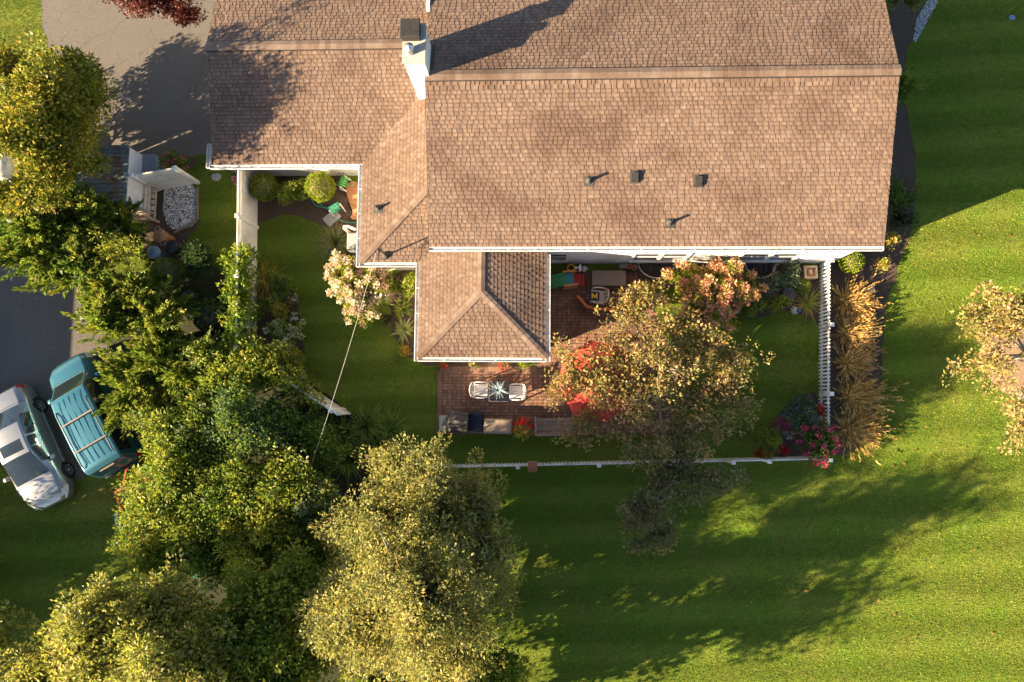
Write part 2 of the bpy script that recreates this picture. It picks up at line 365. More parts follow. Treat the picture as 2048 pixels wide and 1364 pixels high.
# ---------------------------------------------------------------- the house
house = thing('house', 'low house with hipped and gabled brown shingle roofs and white walls', 'house')
EX = .135
TAB_COL = np.array([(.335, .215, .15), (.36, .235, .168), (.305, .195, .138), (.37, .25, .182), (.325, .212, .152), (.29, .188, .137)]) * np.array([.6, .61, .63])
def interval(poly, v):
    xs = []; n = len(poly)
    for i in range(n):
        (u0, v0), (u1, v1) = poly[i], poly[(i + 1) % n]
        if (v0 - v) * (v1 - v) <= 0 and abs(v1 - v0) > 1e-9: xs.append(u0 + (u1 - u0) * (v - v0) / (v1 - v0))
    return (min(xs), max(xs)) if len(xs) > 1 else None
SINGLE = []
def shingle_slope(O, U, V, poly, seed, single=None):
    O, U, V = np.array(O, float), np.array(U, float), np.array(V, float); Nn = np.cross(U, V); g = np.random.default_rng(seed)
    vmax = max(p[1] for p in poly); vv = []; cc = []
    def P_(u, v, h): return O + U * u + V * v + Nn * h
    def q(a, b, c, d, col, col2=None):
        vv.extend((a, b, c, d)); cc.extend((col, col, col if col2 is None else col2, col if col2 is None else col2))
    k = 0; nv = int(vmax / EX) + 1
    for k in range(nv):
        v0, v1 = k * EX, min((k + 1) * EX, vmax)
        if v1 - v0 < .01: continue
        i0, i1 = interval(poly, v0 + 1e-4), interval(poly, v1 - 1e-4)
        if not i0 or not i1: continue
        (a0, b0), (a1, b1) = i0, i1
        cl = lambda u, a, b: min(max(u, a), b)
        u = min(a0, a1) - g.uniform(0, .25); end = max(b0, b1)
        while u < end:
            wd = g.uniform(.08, .16); gap = g.choice([.045, .065, .09, .11])
            col = TAB_COL[g.integers(0, 6)] * g.uniform(.92, 1.1); colp = TAB_COL[g.integers(0, 6)] * g.uniform(.84, .95)
            # backing strip below the tab and gap
            L0, L1, R0, R1 = cl(u, a0, b0), cl(u, a1, b1), cl(u + wd + gap, a0, b0), cl(u + wd + gap, a1, b1)
            if R0 - L0 > .002 or R1 - L1 > .002:
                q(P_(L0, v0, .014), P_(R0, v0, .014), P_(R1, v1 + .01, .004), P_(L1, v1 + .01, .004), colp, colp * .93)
                q(P_(L0, v0, -.01), P_(R0, v0, -.01), P_(R0, v0, .014), P_(L0, v0, .014), colp * .8)
            R0, R1 = cl(u + wd, a0, b0), cl(u + wd, a1, b1)
            if R0 - L0 > .004 or R1 - L1 > .004:
                if single is not None and k >= nv - single and L0 == u and R1 == u + wd and len(SINGLE) < 110:
                    SINGLE.append((P_(u, v0, 0), wd, U, V, Nn))
                else:
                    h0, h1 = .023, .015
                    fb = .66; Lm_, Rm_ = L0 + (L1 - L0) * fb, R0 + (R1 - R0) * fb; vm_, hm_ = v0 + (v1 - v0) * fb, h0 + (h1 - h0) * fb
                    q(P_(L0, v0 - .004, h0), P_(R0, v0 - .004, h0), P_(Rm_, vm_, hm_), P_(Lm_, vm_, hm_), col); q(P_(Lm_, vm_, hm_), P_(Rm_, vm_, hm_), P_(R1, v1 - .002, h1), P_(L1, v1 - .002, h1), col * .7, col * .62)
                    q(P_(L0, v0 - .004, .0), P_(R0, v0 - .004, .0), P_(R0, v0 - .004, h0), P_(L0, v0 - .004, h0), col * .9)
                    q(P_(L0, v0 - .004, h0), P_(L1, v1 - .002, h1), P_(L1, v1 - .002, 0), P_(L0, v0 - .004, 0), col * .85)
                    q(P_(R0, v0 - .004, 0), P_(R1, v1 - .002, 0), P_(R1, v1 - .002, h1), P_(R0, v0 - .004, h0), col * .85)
            u += wd + gap
    return np.array(vv), np.array(cc)
def nrm(a): a = np.array(a, float); return a / np.linalg.norm(a)
MS, WS = .263, .25                            # main and wing pitch
E0, RZ = 3.6, 3.6 + .263 * 5.4                # main eave and ridge height
MX0, MX1, MY0, MYR = -3.82, 11.44, 5.2, 10.6
GE, GX0, GY0, GYR = 2.8, -11.88, 8.42, 12.4   # garage wing
GS = .235; GRZ = GE + GS * (GYR - GY0)
NX0, NY0 = -6.42, 4.82                        # middle wing west eave, south eave
SX0, SX1, SY0 = -4.27, .20, 1.46              # sunroom eaves
SXR = (SX0 + SX1) / 2
roof = MB()
def plane_pts(*p): roof.quad(*p)
T = -.012
# roof planes under the shingles
plane_pts((MX0, MY0, E0 + T), (MX1, MY0, E0 + T), (MX1, MYR, RZ + T), (MX0, MYR, RZ + T))
plane_pts((MX1, 2 * MYR - MY0, E0 + T), (MX0, 2 * MYR - MY0, E0 + T), (MX0, MYR, RZ + T), (MX1, MYR, RZ + T))
GX1 = -3.7
plane_pts((GX0, GY0, GE + T), (GX1, GY0, GE + T), (GX1, GYR, GRZ + T), (GX0, GYR, GRZ + T))
plane_pts((GX1, 2 * GYR - GY0, GE + T), (GX0, 2 * GYR - GY0, GE + T), (GX0, GYR, GRZ + T), (GX1, GYR, GRZ + T))
def zw(x): return GE + WS * (x - NX0)
plane_pts((NX0, 11.0, GE + T), (NX0, NY0, GE + T), (-3.6, NY0 + 2.82, zw(-3.6) + T), (-3.6, 11.0, zw(-3.6) + T))
plane_pts((NX0, NY0, GE + T), (-.6, NY0, GE + T), (-.6, NY0 + 2.82, zw(-3.6) + T), (-3.6, NY0 + 2.82, zw(-3.6) + T))
SRZ = GE + WS * (SXR - SX0); SYA = SY0 + (SXR - SX0)
plane_pts((SX0, SY0, GE + T), (SX1, SY0, GE + T), (SXR, SYA, SRZ + T))
plane_pts((SX0, 5.7, GE + T), (SX0, SY0, GE + T), (SXR, SYA, SRZ + T), (SXR, 5.7, SRZ + T))
plane_pts((SX1, SY0, GE + T), (SX1, 5.7, GE + T), (SXR, 5.7, SRZ + T), (SXR, SYA, SRZ + T))
# soffit and rake boards close the plates from below
roof_o = roof.build('roof', M['roof_deck'], house)
def su(s): return nrm((0, 1, s)), nrm((0, -1, s)), nrm((1, 0, s)), nrm((-1, 0, s))
fields = []
def sl(s): return math.sqrt(1 + s * s)
Lm = (MYR - MY0) * sl(MS)
fields.append(shingle_slope((MX0, MY0, E0), (1, 0, 0), nrm((0, 1, MS)), [(0, 0), (MX1 - MX0, 0), (MX1 - MX0, Lm), (0, Lm)], 1, single=4))
fields.append(shingle_slope((MX1, 2 * MYR - MY0, E0), (-1, 0, 0), nrm((0, -1, MS)), [(0, 0), (MX1 - MX0, 0), (MX1 - MX0, Lm), (0, Lm)], 2))
Lg = (GYR - GY0) * sl(GS)
fields.append(shingle_slope((GX0, GY0, GE), (1, 0, 0), nrm((0, 1, GS)), [(0, 0), (GX1 - GX0, 0), (GX1 - GX0, Lg), (0, Lg)], 3))
fields.append(shingle_slope((GX1, 2 * GYR - GY0, GE), (-1, 0, 0), nrm((0, -1, GS)), [(0, 0), (GX1 - GX0, 0), (GX1 - GX0, Lg), (0, Lg)], 4))
k = sl(WS); wrun = 2.82 * k
fields.append(shingle_slope((NX0, 11.0, GE), (0, -1, 0), nrm((1, 0, WS)), [(0, 0), (11.0 - NY0, 0), (11.0 - NY0 - 2.82, wrun), (0, wrun)], 5))
fields.append(shingle_slope((NX0, NY0, GE), (1, 0, 0), nrm((0, 1, WS)), [(0, 0), (5.8, 0), (5.8, wrun), (2.82, wrun)], 6))
hw = SXR - SX0; srun = hw * k
fields.append(shingle_slope((SX0, SY0, GE), (1, 0, 0), nrm((0, 1, WS)), [(0, 0), (2 * hw, 0), (hw, srun)], 7))
fields.append(shingle_slope((SX0, 5.7, GE), (0, -1, 0), nrm((1, 0, WS)), [(0, 0), (5.7 - SY0, 0), (5.7 - SYA, srun), (0, srun)], 8))
fields.append(shingle_slope((SX1, SY0, GE), (0, 1, 0), nrm((-1, 0, WS)), [(0, 0), (5.7 - SY0, 0), (5.7 - SY0, srun), (hw, srun)], 9))
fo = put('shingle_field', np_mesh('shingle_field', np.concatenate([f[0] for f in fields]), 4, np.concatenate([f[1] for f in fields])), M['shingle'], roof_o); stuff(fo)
# the topmost courses, shingle by shingle
def tab_mesh(wd, col):
    b = MB(); h0, h1 = .030, .017
    b.quad((0, -.004, h0), (wd, -.004, h0), (wd, EX - .002, h1), (0, EX - .002, h1)); b.quad((0, -.004, 0), (wd, -.004, 0), (wd, -.004, h0), (0, -.004, h0))
    b.quad((0, -.004, h0), (0, EX - .002, h1), (0, EX - .002, 0), (0, -.004, 0)); b.quad((wd, -.004, 0), (wd, EX - .002, 0), (wd, EX - .002, h1), (wd, -.004, h0))
    me = b.mesh('shingle'); at = me.color_attributes.new('tint', 'FLOAT_COLOR', 'POINT')
    for q in at.data: q.color = (*col, 1)
    return me
TABM = [tab_mesh(.08 + .02 * i, TAB_COL[i % 6] * (.9 + .04 * i)) for i in range(6)]
for O_, wd, U_, V_, N_ in SINGLE:
    o = put('shingle', TABM[min(5, int((wd - .08) / .02))], M['shingle'], roof_o)
    mm = np.eye(4); mm[:3, 0] = U_; mm[:3, 1] = V_; mm[:3, 2] = N_; mm[:3, 3] = O_; o.matrix_world = Matrix(mm.tolist())
# ridge and hip caps, piece by piece, over a dark ridge vent
def cap_mesh(wd, ln, drop, col):
    b = MB(); h = wd / 2; t = .016
    for s in (-1, 1):
        a = [(0, 0, t), (ln + .03, 0, 0.004), (ln + .03, s * h, -drop + .004), (0, s * h, -drop + t)]
        if s > 0: a = a[::-1]
        b.quad(*a[::-1]); b.quad((0, 0, t), (0, s * h, -drop + t), (0, s * h, -drop - .01), (0, 0, -.01))
        b.quad((0, s * h, -drop + t), (ln + .03, s * h, -drop + .004), (ln + .03, s * h, -drop - .012), (0, s * h, -drop - .012))
    me = b.mesh('ridge_cap'); at = me.color_attributes.new('tint', 'FLOAT_COLOR', 'POINT')
    for q in at.data: q.color = (*col, 1)
    return recalc(me)
def caps(A, B, wd, pitch, lift, ln=.2, vent=True):
    A, B = np.array(A, float), np.array(B, float); L_ = np.linalg.norm(B - A); n = max(1, int(L_ / ln)); d = (B - A) / L_; u = nrm(np.cross((0, 0, 1), d)); nn = np.cross(d, u)
    ms = [cap_mesh(wd, L_ / n, pitch * wd / 2, np.array(c) * f * np.array([.53, .55, .57])) for c, f in (((.38, .26, .19), 1), ((.35, .23, .165), 1), ((.32, .205, .145), 1), ((.41, .29, .215), 1), ((.36, .24, .175), 1))]
    for i in range(n):
        o = put('ridge_cap', ms[rng.integers(0, 5)], M['shingle'], roof_o); p = A + d * (L_ / n * i)
        mm = np.eye(4); mm[:3, 0] = d; mm[:3, 1] = u; mm[:3, 2] = nn; mm[:3, 3] = p + nn * lift; o.matrix_world = Matrix(mm.tolist())
    if vent:
        b = MB(); h = wd / 2 + .022
        for s in (-1, 1):
            b.quad(A + u * 0 + nn * (lift - .02), B + nn * (lift - .02), B + u * s * h + nn * (lift - .02 - pitch * h), A + u * s * h + nn * (lift - .02 - pitch * h))
            b.quad(A + u * s * h + nn * (lift - .02 - pitch * h), B + u * s * h + nn * (lift - .02 - pitch * h), B + u * s * h + nn * (-.02 - pitch * h), A + u * s * h + nn * (-.02 - pitch * h))
        b.build('ridge_vent', M['black_metal'], roof_o)
caps((MX0, MYR, RZ), (MX1, MYR, RZ), .35, MS, .06)
caps((GX0, GYR, GRZ), (-4.34, GYR, GRZ), .33, GS, .06)
caps((NX0, NY0, GE), (-3.86, NY0 + 2.56, zw(-3.86)), .26, WS * .7, .035, .22, False)
caps((SX0, SY0, GE), (SXR, SYA, SRZ), .26, WS * .7, .035, .22, False)
caps((SX1, SY0, GE), (SXR, SYA, SRZ), .26, WS * .7, .035, .22, False)
caps((SXR, SYA, SRZ), (SXR, 5.4, SRZ), .26, WS, .035, .22, False)
# rake trim boards
rk = MB()
for x in (MX0 + .0, MX1 - .0):
    s = -1 if x == MX0 else 1
    for y0, y1 in ((MY0, MYR), (2 * MYR - MY0, MYR)):
        rk.quad((x + s * .012, y0, E0 - .16), (x + s * .012, y1, RZ - .16), (x + s * .012, y1, RZ + .004), (x + s * .012, y0, E0 + .004))
        rk.quad((x + s * .012, y0, E0 - .16), (x + s * .012, y1, RZ - .16), (x - s * .3, y1, RZ - .16), (x - s * .3, y0, E0 - .16))
for y0, y1 in ((GY0, GYR), (2 * GYR - GY0, GYR)):
    rk.quad((GX0 - .012, y0, GE - .16), (GX0 - .012, y1, GRZ - .16), (GX0 - .012, y1, GRZ + .004), (GX0 - .012, y0, GE + .004))
rk.build('rake_board', M['white'], house)
# walls with lapped siding
def lap_wall(pts, z1, lap=.11):
    b = MB(); n = int(z1 / lap)
    for i in range(len(pts) - 1):
        (x0, y0), (x1, y1) = pts[i], pts[i + 1]; d = nrm((x1 - x0, y1 - y0, 0)); o = np.array([d[1], -d[0], 0]) * .014
        for k in range(n):
            za, zb = k * z1 / n, (k + 1) * z1 / n
            b.quad((x0 + o[0], y0 + o[1], za), (x1 + o[0], y1 + o[1], za), (x1, y1, zb), (x0, y0, zb)); b.quad((x0, y0, za), (x1, y1, za), (x1 + o[0], y1 + o[1], za), (x0 + o[0], y0 + o[1], za))
    return b
WMY = 5.36
lap_wall([(-3.55, 15.7), (-3.55, WMY), (11.16, WMY), (11.16, 15.7), (-3.55, 15.7)], 3.56).build('wall', M['siding'], house)
lap_wall([(-11.45, 16.0), (-11.45, 8.95), (-6.05, 8.95), (-6.05, 5.1), (-3.95, 5.1), (-3.95, 1.85), (-.12, 1.85), (-.12, WMY - .02)], 2.78).build('wall', M['siding'], house)
gb = MB(); gb.quad((11.15, WMY, 3.55), (11.15, 15.8, 3.55), (11.15, MYR, RZ - .1)); gb.quad((-3.54, WMY, 3.55), (-3.54, MYR, RZ - .1), (-3.54, 15.8, 3.55)); gb.quad((-11.44, 8.95, 2.77), (-11.44, GYR, GRZ - .1), (-11.44, 16.0, 2.77))
gb.build('gable', M['siding'], house)
def fascia(A, B, z, out):
    b = MB(); A, B, out = np.array(A), np.array(B), np.array(out)
    b.quad((*A, z - .18), (*B, z - .18), (*B, z - .016), (*A, z - .016)); i = -out * .36
    b.quad((*A, z - .18), (*B, z - .18), (*(B + i), z - .18), (*(A + i), z - .18)); b.build('fascia', M['white'], house)
def gutter(A, B, z, out, w=.125):
    """open white trough hung outside the eave line A-B"""
    A, B, out = np.array(A, float), np.array(B, float), np.array(out, float); o1 = out * .012; o2 = out * w; o3 = out * (w + .02); o0 = out * .002
    b = MB(); zt = z - .012; zb = z - .12
    def st(p, zz): return (p[0], p[1], zz)
    b.quad(st(A + o2, zt), st(B + o2, zt), st(B + o3, zt), st(A + o3, zt)); b.quad(st(A + o3, zb), st(B + o3, zb), st(B + o3, zt), st(A + o3, zt)); b.quad(st(A + o2, zb + .02), st(B + o2, zb + .02), st(B + o2, zt), st(A + o2, zt))
    b.quad(st(A + o0, zt), st(B + o0, zt), st(B + o1, zt), st(A + o1, zt)); b.quad(st(A + o1, zb), st(B + o1, zb), st(B + o1, zt), st(A + o1, zt)); b.quad(st(A + o0, zb), st(B + o0, zb), st(B + o3, zb), st(A + o3, zb))
    for E_, s in ((A, -1), (B, 1)):
        b.quad(st(E_ + o0, zb), st(E_ + o3, zb), st(E_ + o3, zt), st(E_ + o0, zt))
    L_ = np.linalg.norm(B - A); d = (B - A) / L_                       # hanger straps across the trough
    for k in range(1, int(L_ / .9)):
        p = A + d * k * .9; b.quad(st(p + o1, zt - .004), st(p + d * .025 + o1, zt - .004), st(p + d * .025 + o2, zt - .004), st(p + o2, zt - .004))
    gt = b.build('gutter', M['white'], house)
    f = MB(); f.quad(st(A + o1, zb + .045), st(B + o1, zb + .045), st(B + o2, zb + .045), st(A + o2, zb + .045)); f.build('gutter_bed', M['gutter_in'], gt)
for A, B, z, out in (((MX0, MY0), (MX1, MY0), E0, (0, -1)), ((GX0 - .15, GY0), (NX0 - .12, GY0), GE, (0, -1)), ((NX0, GY0 - .01), (NX0, NY0 - .14), GE, (-1, 0)), ((NX0 + .001, NY0), (SX0 - .12, NY0), GE, (0, -1)),
                     ((SX0, NY0 - .0), (SX0, SY0 - .14), GE, (-1, 0)), ((SX0 + .001, SY0), (SX1 - .001, SY0), GE, (0, -1)), ((SX1, SY0 - .14), (SX1, 5.1), GE, (1, 0)), ((GX0 - .15 + .0, GY0 + .8), (GX0 - .15, GY0 - .1), GE, (-1, 0))):
    fascia(A, B, z, out); gutter(A, B, z, out)
nb = MB().box(MX0 - .14, MX0 - .02, 13.3, 16, 4.2, 4.32).box(MX0 - .11, MX0 - .05, 13.33, 16, 4.321, 4.324); nb.build('gutter', M['white'], house)
# windows in the long white wall
def window(x0, x1, z0, z1, n, y=WMY):
    wd = MB(); t = .09; yo = y - .07
    wd.box(x0 - t, x1 + t, yo - .03, y, z0 - .12, z0 - .001); wd.box(x0 - t, x1 + t, yo, y, z1, z1 + t); wd.box(x0 - t, x0, yo, y, z0, z1); wd.box(x1, x1 + t, yo, y, z0, z1)
    for i in range(1, n):
        xm = x0 + (x1 - x0) * i / n; wd.box(xm - .06, xm + .06, yo, y, z0, z1)
    f = wd.build('window', M['white'], house)
    for i in range(n):
        a = x0 + (x1 - x0) * i / n + (.062 if i else .002); b = x0 + (x1 - x0) * (i + 1) / n - (.062 if i < n - 1 else .002)
        MB().quad((a, y - .025, z0), (b, y - .025, z0), (b, y - .025, z1), (a, y - .025, z1)).build('pane', M['glass'], f)
        MB().box(a, b, y - .05, y - .026, (z0 + z1) / 2 - .02, (z0 + z1) / 2 + .02).build('sash_bar', M['white'], f)
def wx(px, z): return W(px, 515, z)[0]
window(wx(1268, 1.3), wx(1372, 1.3), .72, 1.95, 2); window(wx(1480, 1.3), wx(1592, 1.3), .72, 1.95, 2); window(wx(1092, 1.3), wx(1132, 1.3), .8, 1.9, 1)
# chimney
ch = MB().box(-4.33, -3.68, 10.55, 11.75, 0, 6.02)
cho = ch.build('chimney', M['siding'], house)
MB().box(-4.37, -3.64, 10.51, 11.79, 6.0, 6.09).build('chimney_crown', M['concrete'], cho)
MB().box(-4.36, -3.8, 11.2, 11.74, 6.09, 6.36).cham(-4.39, -3.77, 11.17, 11.77, 6.36, 6.42, .02).build('chimney_cap', M['black_metal'], cho)
MB().lathe([(.13, 6.09), (.13, 6.32), (.15, 6.33), (.15, 6.37), (.0, 6.43)], 14, (-4.1, 10.86)).build('flue', M['galv'], cho, True)
fl = MB(); zf = lambda y: (RZ - MS * abs(y - MYR)) + .034
fl.quad((-3.68, 10.45, zf(10.45)), (-3.55, 10.45, zf(10.45)), (-3.55, MYR, zf(MYR)), (-3.68, MYR, zf(MYR))); fl.quad((-3.68, MYR, zf(MYR)), (-3.55, MYR, zf(MYR)), (-3.55, 11.8, zf(11.8)), (-3.68, 11.8, zf(11.8)))
fl.build('flashing', M['lead'], cho)
# roof vents
def zmain(y): return E0 + MS * (y - MY0)
def on_plane(px, py, f):
    z = 3.0
    for _ in range(30): x, y = W(px, py, z); z = f(x, y)
    return x, y, z
def pipe_vent(px, py, f, slope_dir, pitch, hh=.36):
    x, y, z = on_plane(px, py, f)
    v = MB().lathe([(.045, z - .05), (.045, z + hh), (.034, z + hh), (.034, z + hh - .1), (0, z + hh - .1)], 12, (x, y)).build('vent_pipe', M['lead'], roof_o, True)
    b = MB().lathe([(.13, -.0), (.1, .05), (.055, .13), (.05, .2)], 14, (x, y)); b.xf(lambda a, c, q: (a, c, z + .03 + q * .8 + pitch * ((a - x) * slope_dir[0] + (c - y) * slope_dir[1])))
    b.build('boot', M['lead'], v, True)
    s = MB(); w_ = .16
    pts = [(x - w_, y - w_ * 1.1), (x + w_, y - w_ * 1.1), (x + w_, y + w_ * .9), (x - w_, y + w_ * .9)]
    s.quad(*[(a, c, z + .036 + pitch * ((a - x) * slope_dir[0] + (c - y) * slope_dir[1])) for a, c in pts]); s.build('base_plate', M['lead'], v)
fm = lambda x, y: zmain(y); fw = lambda x, y: zw(x)
pipe_vent(1178, 362, fm, (0, 1), MS); pipe_vent(1339, 446, fm, (0, 1), MS); pipe_vent(757, 417, fw, (1, 0), WS, .3)
for px, py in ((1269, 355), (1396, 363)):
    x, y, z = on_plane(px, py, fm); a = .115
    b = MB().box(x - a, x + a, y - .16, y + .13, 0, .13); b.xf(lambda p, q, r: (p, q, z + MS * (q - y) + .02 + r * (1 if q > y else .75)))
    vo = b.build('box_vent', M['black_metal'], roof_o)
    b = MB().box(x - a - .05, x + a + .05, y - .2, y + .2, 0, .006); b.xf(lambda p, q, r: (p, q, z + MS * (q - y) + .031 + r)); b.build('base_plate', M['lead'], vo)
# service mast with weatherhead and drip loops
mx_, my_, mz_ = on_plane(772, 511, lambda x, y: GE + WS * (y - NY0))
mast = MB().tube([(mx_, my_, mz_ - .1), (mx_, my_, mz_ + 1.0)], .03, 10).tube([(mx_, my_, mz_ + 1.0), (mx_ - .02, my_ - .06, mz_ + 1.06), (mx_ - .03, my_ - .13, mz_ + 1.0)], [.055, .06, .045], 10).build('service_mast', M['lead'], house, True)
lp = MB()
for s in (-.09, .0, .09):
    lp.tube([(mx_ - .03, my_ - .13, mz_ + .98), (mx_ - .08 + s, my_ - .24, mz_ + .72), (mx_ - .0 + s, my_ - .3, mz_ + .62), (mx_ - .1 + s, my_ - .2, mz_ + .78), (mx_ - .14, my_ - .1, mz_ + .86)], .008, 5)
lp.build('drip_loop', M['black_metal'], mast)
MB().lathe([(.0, mz_), (.14, mz_ + .0), (.1, mz_ + .06), (.035, mz_ + .12)], 12, (mx_, my_)).xf(lambda a, b, c: (a, b, c + .035 + WS * (b - my_))).build('boot', M['lead'], mast, True)
cab = MB(); A = Vector((mx_ - .14, my_ - .1, mz_ + .88)); B = Vector(W3(597, 1003, 2.3)); pts = []
for i in range(25):
    t = i / 24; p = A.lerp(B, t); p.z -= 4 * .3 * t * (1 - t); pts.append(p)
M['cable'] = mat('cable', (.5, .47, .42), (.62, .58, .52), 20, .6)
tag(cab.tube(pts, .006, 6).build('service_cable', M['cable']), 'pale overhead service cable running from the roof mast over the lawn', 'cable')
# ---------------------------------------------------------------- foliage
def unit(a): return a / (np.linalg.norm(a, axis=-1, keepdims=True) + 1e-9)
def leaves(g, p, d, L, Wd, cols, jit=.22, flat=.5, curl=.12):
    """diamond leaves at p pointing along d -> verts (4n,3), colours"""
    n = len(p); q_ = g.uniform(.55, 1.5, (n, 1)); L = L * q_; Wd = Wd * q_ * g.uniform(.8, 1.2, (n, 1))
    r = unit(g.normal(size=(n, 3)) * (1 - flat) + np.array([0, 0, 1.0]) * flat)
    s = unit(np.cross(d, r)); nn = np.cross(s, d)
    a = p; b = p + d * L * .45 + s * Wd * .5 + nn * L * curl; c = p + d * L; e = p + d * L * .45 - s * Wd * .5 + nn * L * curl
    v = np.stack([a, b, c, e], 1).reshape(-1, 3)
    k = cols * g.uniform(1 - jit, 1 + jit, (n, 1)) * (1 + g.normal(size=(n, 3)) * .06)
    return v, np.repeat(np.clip(k, 0, 1), 4, 0)
def pick(g, pal, n):
    w_ = np.array([q[1] for q in pal], float); c = np.array([q[0] for q in pal]); return c[g.choice(len(pal), n, p=w_ / w_.sum())]
def clump_leaves(g, cen, rad, n, L, Wd, pal, out=.7, up=.15, flat=.35, squash=.75, mixc=.55, jit=.22, shell=.45):
    """cen (m,3), rad (m,) -> leaves round every clump, colours led by one hue per clump"""
    m = len(cen); idx = np.repeat(np.arange(m), n); N_ = m * n
    dr = unit(g.normal(size=(N_, 3))); rr = rad[idx] * (shell + (1 - shell) * g.random(N_) ** .6)
    p = cen[idx] + dr * rr[:, None] * np.array([1, 1, squash])
    d = unit(dr * out + g.normal(size=(N_, 3)) * (1 - out) * .8 + np.array([0, 0, up]))
    cc = pick(g, pal, m)[idx] * mixc + pick(g, pal, N_) * (1 - mixc)
    return leaves(g, p, d, L, Wd, cc, jit, flat)
def lobe_clumps(g, lobes, cr, smooth=False):
    """lobes: (x,y,z,rx,ry,rz,n) -> clump centres spread through the outer part of each lobe"""
    P_ = []; Rr = []; Ow = []
    for k, (x, y, z, rx, ry, rz, n) in enumerate(lobes):
        ns = max(7, n // 7) if (n > 45 and not smooth) else max(10, n // 2); sc = unit(g.normal(size=(ns, 3))) * g.uniform(.5, 1.0, (ns, 1)) ** .6      # boughs first, clumps on the boughs
        raw = sc[g.integers(0, ns, n)] * (.86 + .1 * g.normal(size=(n, 1))) + g.normal(size=(n, 3)) * .15
        if smooth: raw = unit(g.normal(size=(n, 3))) * g.uniform(.6, 1.0, (n, 1))
        rl = np.linalg.norm(raw, axis=1); d = unit(raw); d[:, 2] = np.where(d[:, 2] < -.35, -d[:, 2], d[:, 2])
        ph = g.uniform(0, 6.28, 6); az = np.arctan2(d[:, 1], d[:, 0]); el = d[:, 2]
        lump = 1 + .17 * np.sin(3 * az + ph[0]) + .14 * np.sin(5 * az + ph[1] + 2 * el) + .11 * np.sin(7 * el * 2 + ph[2] + 2 * az)
        f = np.minimum(rl, 1.12) * lump * .97
        P_.append(np.array([x, y, z]) + d * f[:, None] * np.array([rx, ry, rz])); Rr.append(cr * g.uniform(.65, 1.35, n)); Ow.append(np.full(n, k))
    return np.concatenate(P_), np.concatenate(Rr), np.concatenate(Ow)
def wlobes(lobes):
    out = []
    for (px, py, z, rx, ry, rz, n) in lobes:
        x, y = W(px, py, z); m = mpp(z); out.append((x, y, z, rx * m, ry * m, rz, n))
    return out
def limb_mesh(g, base, lobes, cl, r0, nlimb, twigs, kink=.22):
    """trunk, a limb for every lobe and boughs that reach the leaf clumps"""
    b = MB(); base = np.array(base); top = np.mean([[l[0], l[1], l[2]] for l in lobes], 0)
    fork = base * .45 + top * .55; fork[:2] = base[:2] * .7 + top[:2] * .3; fork[2] = max(base[2] + .35, min(fork[2], base[2] + (top[2] - base[2]) * .55))
    m1 = base * .5 + fork * .5 + g.normal(size=3) * np.array([.08, .08, 0])
    b.tube([base - np.array([0, 0, .05]), base + (m1 - base) * .1, m1, fork], [r0 * 1.45, r0 * 1.1, r0 * .9, r0 * .75], 8)
    nodes = []
    for l in lobes:
        c = np.array(l[:3]); e = c + np.array([0, 0, -.15 * l[5]]); mid = fork * .5 + e * .5 + g.normal(size=3) * kink * np.linalg.norm(e - fork) * .35
        b.tube([fork, mid, e], [r0 * .62, r0 * .48, r0 * .34], 6); nodes += [(mid, r0 * .45), (e, r0 * .34), (fork * .5 + mid * .5, r0 * .5)]
    ks = g.permutation(len(cl))
    for i in ks[:nlimb]:
        q = cl[i]; j = min(range(len(nodes)), key=lambda t: np.linalg.norm(nodes[t][0] - q)); s, r = nodes[j]
        mid = s * .5 + q * .5 + g.normal(size=3) * kink * np.linalg.norm(q - s) * .4; r = min(r * .6, r0 * .3)
        b.tube([s, mid, q], [r, r * .7, r * .35], 5); nodes.append((mid, r * .7))
    for i in ks[nlimb:nlimb + twigs]:
        q = cl[i]; j = min(range(len(nodes)), key=lambda t: np.linalg.norm(nodes[t][0] - q)); s, r = nodes[j]
        b.tube([s, s * .5 + q * .5 + g.normal(size=3) * .08, q], [r0 * .09 + .006, r0 * .07 + .005, .005], 4)
    return b
PLANTS = 0
